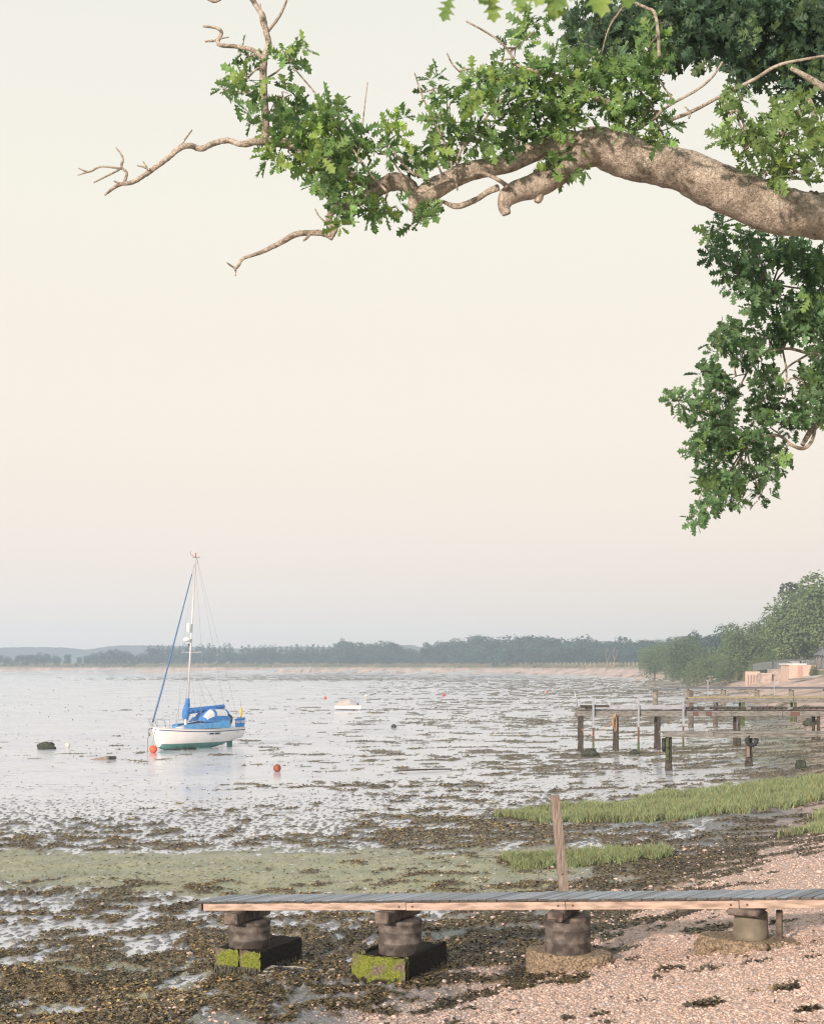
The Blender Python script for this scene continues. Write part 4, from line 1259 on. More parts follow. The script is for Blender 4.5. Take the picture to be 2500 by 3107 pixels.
MB().add([p for p in rg[0]], [tuple(range(len(rg[0])))]).build('transom', MATS['gelcoat'], ding)
for sd in (0, -1):
    MB().tube([r[sd] + Vector((0, 0, .012)) for r in rg], .026, 6).build('gunwale', MATS['post_wood'], ding)
def cover(x0, x1, hmax, m):
    vs_ = []; fs = []; nx, ny = 12, 12
    for i in range(nx + 1):
        x = x0 + (x1 - x0) * i / nx; u_ = (x + 1.6) / 3.3
        k = min(14, max(0, u_ * 14)); i0 = int(min(13, k)); f_ = k - i0
        hb = st[i0][1] * (1 - f_) + st[i0 + 1][1] * f_; zs = st[i0][2] * (1 - f_) + st[i0 + 1][2] * f_
        crown = hmax * max(0, math.sin(math.pi * min(1, max(0, (u_ + .10) / 1.12)))) ** .9
        for j in range(ny + 1):
            s_ = j / ny * 2 - 1
            vs_.append((x, s_ * hb * 1.03, zs + .02 + crown * (1 - abs(s_) ** 2.4) + .015 * math.sin(7 * x + 3 * s_)))
    for i in range(nx):
        for j in range(ny):
            fs.append((i * (ny + 1) + j, (i + 1) * (ny + 1) + j, (i + 1) * (ny + 1) + j + 1, i * (ny + 1) + j + 1))
    return MB().add(vs_, fs, True)
cover(-1.55, .35, .85, 0).build('canvas_cover', MATS['tarpaulin'], ding)
cover(.352, 1.35, .85, 0).build('canvas_cover', MATS['tarpaulin_grey'], ding)
MB().tube([(1.45, .1, .70), (1.45, .1, 1.75)], .016, 5).build('staff', MATS['steel'], ding)
MB().tube([(-1.2, .3, .64), (-1.2, .3, 1.45)], .016, 5).build('staff', MATS['white_paint'], ding)

# ------------------------------------------------------------------ sailing boat aground
YS = 86.0
bp_ = at(591, 2279, YS + .6)
boat = empty('sailing_boat', (bp_.x, bp_.y, gz(bp_.x, bp_.y) - .06), math.radians(180 + 48))
boat.scale = (.92, .92, .92)
tag(boat, 'white sailing boat with green bottom and blue covers aground on the mud', 'sailing boat')
LB = 7.2; ZW = .48                                 # waterline above the foot of the keel
st = []
for k in range(25):
    u_ = k / 24                                    # 0 stern .. 1 bow
    x = -LB / 2 + LB * u_
    hb = 1.28 * (1 - max(0, (u_ - .42) / .585) ** 2.3) ** .85 if u_ < 1 else .015
    hb *= .74 + .26 * min(1, u_ / .42) ** .8
    zs = ZW + .82 + .26 * max(0, (u_ - .35) / .65) ** 1.7 + .05 * (1 - u_) ** 2
    if u_ < .3: zk = ZW - .02 + .10 * ((.3 - u_) / .3) ** 1.2 - .36 * (u_ / .3) ** 1.5
    else: zk = ZW - .38 - .06 * math.sin((u_ - .3) / .7 * math.pi)
    if u_ > .84: zk = zk + (zs - .02 - zk) * ((u_ - .84) / .16) ** 2.6
    st.append((x, max(hb, .012), zs, zk, .62))
rg = hull_mesh(LB, st, 14, ZW)
skin(rg, lambda x, z: z > ZW).build('hull', MATS['gelcoat'], boat)
skin(rg, lambda x, z: z <= ZW).build('bottom_paint', MATS['antifoul'], boat)
MB().add([p for p in rg[0]], [tuple(range(len(rg[0])))]).build('transom', MATS['gelcoat'], boat)
# blue cove line and hull windows follow the side
def side_strip(u0, u1, dz0, dz1, out, n=20, sgn=1):
    vs_ = []; fs = []
    for i in range(n + 1):
        u_ = u0 + (u1 - u0) * i / n; k = u_ * 24; i0 = int(min(23, k)); f_ = k - i0
        hb = st[i0][1] * (1 - f_) + st[i0 + 1][1] * f_; zs = st[i0][2] * (1 - f_) + st[i0 + 1][2] * f_; zk = st[i0][3] * (1 - f_) + st[i0 + 1][3] * f_
        x = -LB / 2 + LB * u_
        for dz in (dz0, dz1):
            z = zs - dz; c = max(0., min(1., (z - zk) / (zs - zk))) ** (1 / .92); a = math.acos(1 - c)
            y = hb * math.sin(a) ** .62 + out
            vs_.append((x, sgn * y, z))
    for i in range(n): fs.append((2 * i, 2 * i + 2, 2 * i + 3, 2 * i + 1))
    return MB().add(vs_, fs)
for sg_ in (1, -1):
    side_strip(.0, .975, .10, .155, .008, 30, sg_).build('cove_line', MATS['navy'], boat)
    side_strip(.33, .50, .20, .33, .010, 8, sg_).build('hull_window', MATS['clear_vinyl'], boat)
    w_ = side_strip(.345, .405, .215, .315, .016, 4, sg_).build('hull_window', MATS['dark_glass'], boat)
    side_strip(.42, .47, .215, .315, .016, 4, sg_).build('hull_window', MATS['dark_glass'], boat)
    side_strip(.08, .12, .20, .29, .010, 3, sg_).build('vent_patch', MATS['clear_vinyl'], boat)
    rail = [Vector((r[-1 if sg_ > 0 else 0].x, r[-1 if sg_ > 0 else 0].y, r[-1].z + .02)) for r in rg]
    MB().tube(rail, .03, 6).build('toe_rail', MATS['alloy'], boat)
# deck
vs_ = []; fs = []
for r in rg:
    a, b_ = r[0], r[-1]
    for j in range(7):
        s_ = j / 6 * 2 - 1
        vs_.append((a.x, b_.y * s_ * .985, a.z + .07 * (1 - s_ * s_) - .005))
for i in range(len(rg) - 1):
    for j in range(6): fs.append((i * 7 + j, (i + 1) * 7 + j, (i + 1) * 7 + j + 1, i * 7 + j + 1))
MB().add(vs_, fs, True).build('deck', MATS['deck_white'], boat)
ZD = ZW + .90
# coachroof: lofted low cabin, blue cloth along its side
def cabin(x0, x1, w0, w1, h0, h1, z0, tumble=.86, n=10):
    vs_ = []; fs = []
    for i in range(n + 1):
        f_ = i / n; x = x0 + (x1 - x0) * f_; w = w0 + (w1 - w0) * f_; h = h0 + (h1 - h0) * f_
        for y, z in ((-w, 0), (-w * tumble, h * .9), (-w * .5, h * 1.05), (0, h * 1.1), (w * .5, h * 1.05), (w * tumble, h * .9), (w, 0)):
            vs_.append((x, y, z0 + z))
    for i in range(n):
        for j in range(6): fs.append((i * 7 + j, (i + 1) * 7 + j, (i + 1) * 7 + j + 1, i * 7 + j + 1))
    fs.append(tuple(range(7))); fs.append(tuple(n * 7 + j for j in range(6, -1, -1)))
    return MB().add(vs_, fs, True)
cabin(-1.55, 1.75, .98, .45, .42, .14, ZD - .02).build('coachroof', MATS['deck_white'], boat)
for sg_ in (1, -1):
    vs_ = []; fs = []
    for i in range(13):
        f_ = i / 12; x = -2.2 + 3.6 * f_; w = 1.10 - .46 * f_
        top = .50 - .22 * f_ + .02 * math.sin(9 * f_)
        vs_ += [(x, sg_ * (w + .04), ZD + .02), (x, sg_ * w * .93, ZD + top)]
    for i in range(12): fs.append((2 * i, 2 * i + 2, 2 * i + 3, 2 * i + 1))
    MB().add(vs_, fs).build('weather_cloth', MATS['sky_canvas'], boat)
MB().add([(1.55, -.42, ZD + .03), (2.05, 0, ZD + .06), (1.55, .42, ZD + .03), (1.55, 0, ZD + .42)], [(0, 1, 3), (1, 2, 3), (2, 0, 3)]).build('fore_hatch_cover', MATS['sky_canvas'], boat)
MB().box((2.35, 0, ZD + .14), (.45, .5, .05), bev=.015).build('fore_hatch', MATS['deck_white'], boat)
# sprayhood: half dome with clear windows
def hood(x0, x1, w, h, z0, n=10, m=12, shrink=0.0):
    vs_ = []; fs = []
    for i in range(n + 1):
        f_ = i / n; x = x0 + (x1 - x0) * f_
        hh = h * (1 - max(0, (f_ - .45) / .55) ** 2.0 * .93) * (1 - .10 * (1 - f_) ** 3); ww = w * (1 - .16 * f_)
        for j in range(m + 1):
            a = math.pi * j / m
            vs_.append((x, ww * math.copysign(abs(math.cos(a)) ** .6, math.cos(a)) - 0, z0 + hh * math.sin(a) ** .6))
    for i in range(n):
        for j in range(m): fs.append((i * (m + 1) + j, i * (m + 1) + j + 1, (i + 1) * (m + 1) + j + 1, (i + 1) * (m + 1) + j))
    return vs_, fs
vs_, fs = hood(-2.25, -.15, 1.0, .92, ZD + .42)
hd = MB().add(vs_, fs, True).build('sprayhood', MATS['blue_canvas'], boat)
def sub_panel(i0, i1, j0, j1, m=12, out=1.015):
    q = []; f2 = []; ni, nj = i1 - i0, j1 - j0
    for i in range(i0, i1 + 1):
        for j in range(j0, j1 + 1):
            v = Vector(vs_[i * (m + 1) + j]); c = Vector((v.x, 0, ZD + .5)); q.append(c + (v - c) * out)
    for i in range(ni):
        for j in range(nj): f2.append((i * (nj + 1) + j, i * (nj + 1) + j + 1, (i + 1) * (nj + 1) + j + 1, (i + 1) * (nj + 1) + j))
    return MB().add(q, f2, True)
sub_panel(1, 5, 1, 4).build('window', MATS['clear_vinyl'], hd); sub_panel(1, 5, 8, 11).build('window', MATS['clear_vinyl'], hd)
sub_panel(6, 9, 1, 5).build('window', MATS['clear_vinyl'], hd); sub_panel(6, 9, 7, 11).build('window', MATS['clear_vinyl'], hd)
# mast with its fittings (raked aft)
MX = .72; rake = math.tan(math.radians(4.0)); ZM = ZD + .05; HM = 11.3
def mpt(h, dx=0, dy=0): return Vector((MX - rake * h + dx, dy, ZM + h))
mast = MB().tube([mpt(0), mpt(HM * .5), mpt(HM)], [.075, .07, .055], 10).build('mast', MATS['alloy'], boat)
MB().lathe([(.10, 0), (.12, .03), (.12, .55), (.10, .6)], 14, mpt(6.35, .24)).build('radar_reflector', MATS['white_paint'], mast)
MB().lathe([(.05, -.05), (.20, .0), (.26, .06), (.27, .13), (.22, .2), (.08, .25)], 18, mpt(5.75, .36)).build('radar_dome', MATS['white_paint'], mast)
MB().box(mpt(5.75, .14), (.3, .08, .05)).build('dome_bracket', MATS['alloy'], mast)
MB().lathe([(.03, 0), (.08, .08), (.02, .12)], 8, mpt(5.45, .18)).build('deck_light', MATS['rubber'], mast)
for sg_ in (1, -1):
    MB().tube([mpt(5.0), mpt(5.03, -.1, sg_ * 1.05)], .022, 6).build('spreader', MATS['alloy'], mast)
MB().box(mpt(HM + .05, -.05), (.5, .05, .05)).build('mast_crane', MATS['alloy'], mast)
MB().tube([mpt(HM + .05), mpt(HM + .32)], .04, 6).build('anchor_light', MATS['red_buoy'], mast)
MB().tube([mpt(HM + .05, .1), mpt(HM + .2, .42), mpt(HM + .42, .44)], .018, 5).build('wind_vane', MATS['steel'], mast)
MB().tube([mpt(HM, -.2, .25), mpt(HM + .03, .1, -.22)], .015, 5).build('aerial', MATS['steel'], mast)
# boom and stowed sail under its cover
goose = mpt(.95); bend = Vector((-2.55, 0, ZM + 1.22))
MB().tube([goose, bend], .055, 8).build('boom', MATS['alloy'], boat)
pts = [goose.lerp(bend, f_) + Vector((0, 0, .15)) for f_ in (.02, .2, .45, .7, .9, .99)]
cv_ = MB().tube(catmull(pts, 4), list(np.interp(np.linspace(0, 1, 21), [0, .15, .5, 1], [.22, .20, .17, .13])), 12, wob=.04).build('sail_cover', MATS['blue_canvas'], boat)
MB().tube(catmull([mpt(.55, .06), mpt(.8, .10), mpt(1.05, .10), mpt(1.3, .06), mpt(1.65, .02), mpt(1.95, 0)], 4), list(np.interp(np.linspace(0, 1, 21), [0, .2, .5, .75, 1], [.16, .25, .24, .17, .13])), 12, wob=.10).build('cover_collar', MATS['blue_canvas'], cv_)
MB().tube([mpt(.0, .16, .1), mpt(.75, .14, .05)], .085, 8, wob=.1).build('stowed_sheet', MATS['white_paint'], boat)
# rigging
bow = Vector((LB / 2 - .10, 0, st[24][2] + .08))
top_ = mpt(HM - .45, .07)
MB().tube([bow + Vector((-.02, 0, .25)), bow.lerp(top_, .2), bow.lerp(top_, .6), bow.lerp(top_, .94)], [.058, .06, .05, .035], 8, wob=.08).build('furled_jib', MATS['furl_blue'], boat)
MB().tube([bow, top_], .014, 5).build('forestay', MATS['wire'], boat)
stern_p = Vector((-LB / 2 + .1, 0, ZD + .06))
def wire(a, b_, nm='shroud', r=.0085): MB().tube([a, b_], r, 4).build(nm, MATS['wire'], boat)
wire(mpt(HM, -.1), stern_p + Vector((0, .5, 0)), 'backstay'); wire(mpt(HM, -.1), bend + Vector((0, 0, .1)), 'topping_lift')
for sg_ in (1, -1):
    ch = Vector((MX - .25, sg_ * 1.18, ZD)); sp_ = mpt(5.03, -.1, sg_ * 1.05)
    wire(mpt(HM - .3), sp_); wire(sp_, ch); wire(mpt(4.9), ch + Vector((.3, 0, 0))); wire(mpt(4.9), ch + Vector((-.4, 0, 0)))
wire(mpt(4.6), goose.lerp(bend, .55) + Vector((0, 0, .2)), 'lazy_jack'); wire(mpt(4.6), goose.lerp(bend, .8) + Vector((0, 0, .2)), 'lazy_jack')
wire(mpt(6, .06), mpt(.3, .18), 'halyard', .007)
# guardrails
def rail_y(u_):
    k = u_ * 24; i0 = int(min(23, k)); f_ = k - i0
    return (st[i0][1] * (1 - f_) + st[i0 + 1][1] * f_) * .95, st[i0][2] * (1 - f_) + st[i0 + 1][2] * f_
for sg_ in (1, -1):
    tops = []
    for u_ in (.06, .22, .40, .58, .74, .86):
        y, z = rail_y(u_); b0 = Vector((-LB / 2 + LB * u_, sg_ * y, z)); t0 = b0 + Vector((0, 0, .58)); tops.append(t0)
        MB().tube([b0, t0], .013, 5).build('stanchion', MATS['steel'], boat)
    for zz in (0, -.40):
        MB().tube([t + Vector((0, 0, zz)) for t in tops], .007, 4).build('lifeline', MATS['wire'], boat)
    y, z = rail_y(.90)
    MB().tube(catmull([(-LB / 2 + LB * .88, sg_ * y * .9, z), (-LB / 2 + LB * .91, sg_ * y * .9, z + .5), (LB / 2 - .1, sg_ * .2, z + .62), (LB / 2 + .22, sg_ * .07, z + .60)], 5), .016, 5).build('pulpit', MATS['steel'], boat)
    MB().tube([(LB / 2 - .15, sg_ * .1, st[24][2]), (LB / 2 + .22, sg_ * .07, z + .60)], .016, 5).build('pulpit_leg', MATS['steel'], boat)
    MB().tube(catmull([(-LB / 2 + .7, sg_ * .98, ZD + .05), (-LB / 2 + .7, sg_ * .98, ZD + .6), (-LB / 2 + .12, sg_ * .85, ZD + .62), (-LB / 2 + .05, sg_ * .2, ZD + .62)], 5), .016, 5).build('pushpit', MATS['steel'], boat)
MB().tube([(LB / 2 - .12, .06, st[24][2] - .02), (LB / 2 + .28, .05, st[24][2] - .12), (LB / 2 + .12, .05, st[24][2] - .55)], .035, 6).build('anchor', MATS['steel'], boat)
MB().tube([(LB / 2 + .12, -.02, st[24][2] - .02), (LB / 2 + .38, .1, .5), (LB / 2 + .62, .45, .12)], .018, 5).build('mooring_chain', MATS['rust'], boat)
MB().tube([(LB / 2 - .2, .1, st[24][2] - .1), (LB / 2 - .02, .25, .75), (LB / 2 + .5, .5, .2)], .014, 5).build('mooring_line', MATS['steel'], boat)
# stern: named dodger cloth, horseshoe, dan buoy, rudder
yd, zd_ = rail_y(.10)
DX0, DX1 = -LB / 2 + .15, -LB / 2 + .98
dy = 1.0
dod = MB().add([(DX0, dy + .02, ZD + .03), (DX1, dy + .06, ZD + .02), (DX1 + .06, dy + .07, ZD + .60), (DX0 - .06, dy + .03, ZD + .68)], [(0, 1, 2, 3)]).build('dodger', MATS['blue_canvas'], boat)
fc = bpy.data.curves.new('lettering', 'FONT'); fc.body = 'HOLLY ROSE'; fc.size = .185; fc.align_x = 'CENTER'; fc.align_y = 'CENTER'; fc.space_character = 1.05; fc.offset = .004
tmp = bpy.data.objects.new('tmp_text', fc); COL.objects.link(tmp)
dg = bpy.context.evaluated_depsgraph_get(); tme = bpy.data.meshes.new_from_object(tmp.evaluated_get(dg)); bpy.data.objects.remove(tmp)
tme.materials.clear(); tme.materials.append(MATS['white_paint'])
tx = link('lettering', tme, dod)
# text reads left to right from the camera: +x of the text runs towards the stern
tx.matrix_local = Matrix.Translation(((DX0 + DX1) / 2, dy + .085, ZD + .38)) @ Matrix(((-1, 0, 0, 0), (0, 0, 1, 0), (0, 1, 0, 0), (0, 0, 0, 1)))
tx.scale = (.74, 1.1, 1)
hs = [(.0, 0, 0)]
MB().tube(catmull([(-1.9 - .35, .95, ZD + .22), (-1.9 - .45, 1.0, ZD + .55), (-1.9 - .38, .98, ZD + .78), (-1.9 - .18, .92, ZD + .86)], 5), .075, 8).build('horseshoe_float', MATS['rubber'], boat)
MB().tube([(-LB / 2 + .02, .55, ZD + .25), (-LB / 2 - .02, .5, ZD + .75), (-LB / 2 - .05, .42, ZD + 1.75)], [.018, .018, .012], 6).build('dan_buoy_staff', MATS['steel'], boat)
MB().lathe([(.015, 0), (.03, .1), (.085, .45), (.10, .62), (.05, .8), (.02, .95)], 10, (-LB / 2 - .02, .5, ZD + .45)).build('dan_buoy_float', MATS['yellow'], boat)
MB().lathe([(.05, 0), (.10, .05), (.10, .4), (.05, .45)], 10, (-LB / 2 - .1, .72, ZD + .2)).build('stern_fender', MATS['clear_vinyl'], boat)
MB().tube([(-2.9, -.2, ZD + .35), (-2.9, -.2, ZD + .75)], .05, 8).build('winch_post', MATS['steel'], boat)
MB().tube([(-3.3, -.3, ZD + .3), (-2.8, .1, ZD + .72), (-2.4, .3, ZD + .75)], .02, 5).build('tiller', MATS['post_wood'], boat)
MB().box((-3.02, 0, .30), (.46, .09, .62), bev=.03).build('rudder', MATS['antifoul'], boat)
MB().box((.45, 0, .06), (3.6, .26, .34), bev=.06).build('keel', MATS['antifoul'], boat)
for sg_ in (1, -1):
    MB().add([(-.9, sg_ * .55, .42), (.6, sg_ * .55, .42), (.35, sg_ * .68, .0), (-.7, sg_ * .68, .0), (-.9, sg_ * .62, .42), (.6, sg_ * .62, .42), (.35, sg_ * .76, .0), (-.7, sg_ * .76, .0)], [(0, 1, 2, 3), (4, 7, 6, 5), (3, 2, 6, 7), (0, 4, 5, 1), (1, 5, 6, 2), (0, 3, 7, 4)]).build('bilge_keel', MATS['antifoul'], boat)

# ------------------------------------------------------------------ distant hills
def hill(name, pts, Y, dep, col, seed):
    P = catmull([(x, y) for x, y in pts], 14)
    n = len(P); vs_ = []; fs = []
    for i, (x, y) in enumerate(P):
        p = at(x, y + 1.3 * float(perlin(np.array(x / 14.), np.array(.5), seed)) + .8 * float(perlin(np.array(x / 4.), np.array(.5), seed)), Y)
        vs_ += [(p.x, Y - dep, 2.0), (p.x, Y - dep * .45, 2 + (p.z - 2) * .62), (p.x, Y, p.z), (p.x, Y + dep, 2.0)]
    for i in range(n - 1):
        for j in range(3): fs.append((i * 4 + j, (i + 1) * 4 + j, (i + 1) * 4 + j + 1, i * 4 + j + 1))
    m = mat(name + '_wood', col, .95, .4, .03, bump=.0)
    tag(MB().add(vs_, fs, True).build(name, m), 'low wooded hills far behind the bay', None, None, 'structure')
hill('hills', [(-900, 1975), (-500, 1962), (-200, 1970), (0, 1966), (90, 1964), (200, 1966), (260, 1971), (330, 1962), (380, 1959), (480, 1959), (560, 1962), (700, 1968), (760, 1966), (900, 1962), (1100, 1966), (1240, 1958), (1300, 1964), (1600, 1960), (1830, 1945), (1900, 1950), (2300, 1955), (2900, 1960), (3500, 1965)], 1420.0, 110.0, (.045, .075, .085), 91)  # bluish base colour carries some of the distance haze

# ------------------------------------------------------------------ trees
foliage_mat('wood_leaf', (.06, .13, .10), (.022, .054, .05), .16, .2, .35)  # blue of the haze is mixed into these leaf greens
foliage_mat('bush_leaf', (.12, .145, .07), (.05, .07, .038), .25, .25, .3)
foliage_mat('shore_oak_leaf', (.23, .30, .125), (.075, .125, .06), .35, .25, .2)
foliage_mat('reed_leaf', (.30, .255, .15), (.12, .13, .06), .07, .3, .2)
foliage_mat('pine_leaf', (.05, .075, .045), (.025, .04, .028), .5, .1, .2)

def crown_mesh(name, seed, nl, nq, qs, rx, rz, z0, mname, lobe=.42, floor=.05, ragged=1.0):
    """leafy crown of height 1: lobes filled with small leaf-clump faces"""
    r = np.random.default_rng(seed)
    cen = []
    while len(cen) < nl:
        p = r.uniform(-1, 1, 3)
        if np.linalg.norm(p) < 1 and p[2] > -.85: cen.append(p / max(np.linalg.norm(p), .25) * r.uniform(.25, .72) if np.linalg.norm(p) > .3 else p)
    cen = np.array(cen) * np.array([rx, rx, rz]) + np.array([0, 0, z0])
    rad = lobe * rx * r.uniform(.55, 1.15, nl)
    k = r.choice(nl, nq, p=rad ** 2 / (rad ** 2).sum())
    d = r.normal(0, 1, (nq, 3)); d[:, 2] = d[:, 2] * .9 + .25; d /= np.linalg.norm(d, axis=1)[:, None]
    rr = rad[k] * (r.uniform(.45, 1, nq) ** .35) * (1 + .10 * ragged * r.normal(0, 1, nq))
    P = cen[k] + d * rr[:, None] * np.array([1, 1, .82])
    nrm = d + .55 * r.normal(0, 1, (nq, 3)); nrm /= np.linalg.norm(nrm, axis=1)[:, None]
    a = np.cross(nrm, r.normal(0, 1, (nq, 3))); a /= np.linalg.norm(a, axis=1)[:, None]; b_ = np.cross(nrm, a)
    s = qs * r.uniform(.55, 1.3, nq)[:, None]
    lo, hi = np.percentile(P[:, 2], 1), np.percentile(P[:, 2], 99.3)
    P[:, 2] = floor + (P[:, 2] - lo) / (hi - lo) * (1 - floor)
    V = np.stack([P - a * s, P + b_ * s * .7 - nrm * s * .2, P + a * s, P - b_ * s * .7 - nrm * s * .2], 1).reshape(-1, 3)
    me = np_mesh(name, V, np.arange(nq * 4).reshape(nq, 4), False, None, [MATS[mname]])
    return me

def trunk_mesh(name, seed, h, r0, mname, forks=3, spread=.25, lean=0.0):
    rs = random.Random(seed); mb = MB()
    top = Vector((lean, 0, h * .55))
    mb.tube(catmull([(0, 0, -.03), (lean * .3 + rs.uniform(-.01, .01), 0, h * .2), top * 1.0], 4), list(np.linspace(r0, r0 * .6, 9)), 7, wob=.08)
    for k in range(forks):
        a = 2 * math.pi * k / forks + rs.uniform(0, 1)
        e = top + Vector((math.cos(a) * spread, math.sin(a) * spread, h * rs.uniform(.25, .45)))
        mb.tube(catmull([top * .9, top.lerp(e, .5) + Vector((0, 0, -.02)), e], 4), list(np.linspace(r0 * .5, r0 * .15, 9)), 6)
    return mb.mesh(name, MATS[mname])

CROWN = {
 'round': [crown_mesh('crown', 100 + i, 20, 1900, .034, .50, .40, .58, 'wood_leaf', .44, floor=.03) for i in range(4)],
 'poplar': [crown_mesh('crown', 120 + i, 13, 700, .032, .22, .42, .56, 'wood_leaf', .55, ragged=2.0, floor=.12) for i in range(3)],
 'bush': [crown_mesh('crown', 130 + i, 10, 800, .05, .62, .40, .42, 'bush_leaf', .5, floor=-.02) for i in range(3)],
 'oak': [crown_mesh('crown', 140 + i, 34, 9000, .0165, .46, .38, .58, 'shore_oak_leaf', .36, floor=.14) for i in range(2)],
 'scrub': [crown_mesh('crown', 150 + i, 22, 3600, .026, .75, .40, .42, 'shore_oak_leaf', .36, floor=-.03) for i in range(2)],
 'pine': [crown_mesh('crown', 160 + i, 20, 2200, .022, .30, .40, .6, 'pine_leaf', .34, floor=.3) for i in range(1)],
}
TRUNK = {k: trunk_mesh('trunk', 200 + i, 1.0, {'round': .028, 'poplar': .016, 'bush': .02, 'oak': .026, 'scrub': .02, 'pine': .02}[k], 'trunk_bark', 4, .17 if k != 'poplar' else .06) for i, k in enumerate(('round', 'poplar', 'bush', 'oak', 'scrub', 'pine'))}

def tree(kind, x, ytop, Y, wide=1.0, name='tree', label='', cat='tree', group=None, v=None, base=None):
    X = (x - 1250) * Y / F
    g = gz(X, Y) if base is None else base
    h = H - (ytop - HY) * Y / F - g
    r = empty(name, (X, Y, g), random.uniform(0, 6.28)); tag(r, label, cat, group)
    var = CROWN[kind]; me = var[random.randrange(len(var)) if v is None else v]
    c = link('crown', me, r); c.scale = (h * wide, h * wide, h)
    t = link('trunk', TRUNK[kind], r); t.scale = (h, h, h * .9)
    return r

SIL = np.array([(-250, 1985, 800), (0, 1984, 800), (70, 1982, 800), (150, 1984, 805), (230, 1992, 800), (300, 1982, 800), (345, 1974, 800), (420, 1985, 800), (500, 1978, 810), (700, 1986, 810), (760, 1978, 810), (1000, 1976, 800), (1040, 1942, 800), (1080, 1952, 795), (1180, 1946, 790), (1225, 1962, 790), (1270, 1975, 780), (1340, 1956, 770), (1390, 1944, 760), (1450, 1934, 750), (1540, 1933, 730), (1680, 1931, 700), (1760, 1932, 690), (1810, 1942, 680), (1850, 1950, 660), (1900, 1938, 650), (2000, 1938, 600), (2060, 1940, 560), (2150, 1930, 520), (2230, 1915, 480)], float)
def sil(x): return float(np.interp(x, SIL[:, 0], SIL[:, 1])), float(np.interp(x, SIL[:, 0], SIL[:, 2]))
G_WOOD = 'trees of the wood along the far shore'
for layer, (dy_, dY, step) in enumerate(((0, 18, 30), (14, 0, 34), (27, -16, 38))):
    x = -230 + 11 * layer
    while x < 2190:
        ty, Y = sil(x)
        Y2 = Y + dY + random.uniform(-6, 6)
        ty2 = ty + dy_ + (random.uniform(-3, 14) if layer else random.uniform(-5, 9))
        if ty2 < 2018 and shore_t(np.array((x - 1250) * Y2 / F), np.array(Y2)) > 9:
            where = 'left of the sailing boat mast' if x < 560 else ('below the poplar row' if x < 1010 else ('between the poplars and the lone conifer' if x < 1290 else ('on the rise right of the conifer' if x < 1560 else ('above the line of fence posts' if x < 1860 else 'beside the shore oaks'))))
            tree('round', x, ty2, Y2, random.uniform(1.3, 1.9), 'woodland_tree', ('hazy skyline tree of the far wood ', 'hazy middle-rank tree of the far wood ', 'hazy low front tree of the far wood ')[layer] + where, 'tree', G_WOOD)
        x += step * random.uniform(.75, 1.25)
tree('round', 1040, 1941, 770, .95, 'tall_tree', 'tallest round-topped tree right of the poplar row', 'tree')
tree('pine', 1292, 1951, 760, 1.25, 'conifer_tree', 'lone pointed dark conifer in the gap of the far wood', 'tree')
tree('round', 345, 1972, 790, 1.2, 'domed_tree', 'dark domed tree left of the sailing boat mast', 'tree')
for x0, x1 in ((452, 700), (738, 1010)):
    x = x0
    while x < x1:
        tree('poplar', x, 1957 + random.uniform(-3, 6), 835, random.uniform(.9, 1.3), 'poplar_tree', 'slender open poplar in the ' + ('row behind the boat mast' if x0 < 600 else 'longer row right of the boat'), 'tree', 'row of poplars across the bay')
        x += random.uniform(12, 20)
x = -200
while x < 1950:      # scrub along the far bank
    Yb = sil(x)[1] - 34
    while shore_t(np.array((x - 1250) * Yb / F), np.array(Yb)) < 12 and Yb < 860: Yb += 4
    tree('bush', x, 2013 + random.uniform(-8, 7), Yb, random.uniform(.9, 1.5), 'bush', 'low olive bush on the far bank ' + ('left of the sailing boat' if x < 470 else 'between sailing boat and dinghy' if x < 1010 else 'beyond the dinghy and red buoy' if x < 1480 else 'below the line of fence posts'), 'bush', 'bushes along the far bank')
    x += random.uniform(14, 60)

def ground_y(x, y):
    X, Yg = ground_at(np.array([float(x)]), np.array([float(y)])); return float(Yg[0])
# nearer trees on the right-hand shore
tree('oak', 2075, 1936, 330, 1.35, 'leaning_oak', 'broad oak leaning over the beach left of the sea walls', 'tree', v=0)
tree('oak', 1985, 1952, 380, 1.2, 'shore_tree', 'pale green tree at the end of the fenced bank', 'tree', v=1)
tree('round', 2112, 1918, 420, .6, 'slim_tree', 'slim grey-green tree rising behind the shore oaks', 'tree')
tree('round', 2200, 1903, 400, 1.1, 'misty_tree', 'misty tree top behind the shore oak', 'tree')
tree('oak', 2255, 1898, 275, 1.25, 'shore_oak', 'dark round oak standing behind the low sea walls', 'tree', v=1)
tree('oak', 2405, 1800, 262, 1.15, 'great_oak', 'largest green oak above the brick boathouse', 'tree', v=0)
tree('oak', 2330, 1868, 285, 1.3, 'hillside_oak', 'middle oak of the slope between dark oak and great oak', 'tree', v=1)
tree('oak', 2530, 1750, 250, 1.25, 'edge_oak', 'tall oak cut off by the right edge of the view', 'tree', v=1)
tree('pine', 2415, 1772, 300, 1.2, 'pine_tree', 'dark pine top showing above the great oak', 'tree')
for i, (x, yt, Y, w, lab) in enumerate(((2150, 1985, 300, .9, 'scrubby bush halfway up the bank left of the walls'), (2105, 2003, 285, 1.0, 'pale scrub hanging over the beach below the leaning oak'), (2200, 2000, 272, .9, 'dense scrub bush beside the first low sea wall'), (2040, 2000, 345, .9, 'low scrub at the foot of the leaning oak'), (2310, 1985, 262, .8, 'dark bush behind the picket fence'), (2360, 1940, 270, .9, 'dark undergrowth below the middle oak'), (2450, 1925, 262, .9, 'thick undergrowth below the great oak'), (2170, 1960, 330, 1.0, 'tall scrub between the leaning oak and the dark oak'), (2240, 1990, 290, 1.0, 'rounded bush below the dark oak'))):
    tree('scrub', x, yt, Y, w, 'scrub_bush', lab, 'bush')
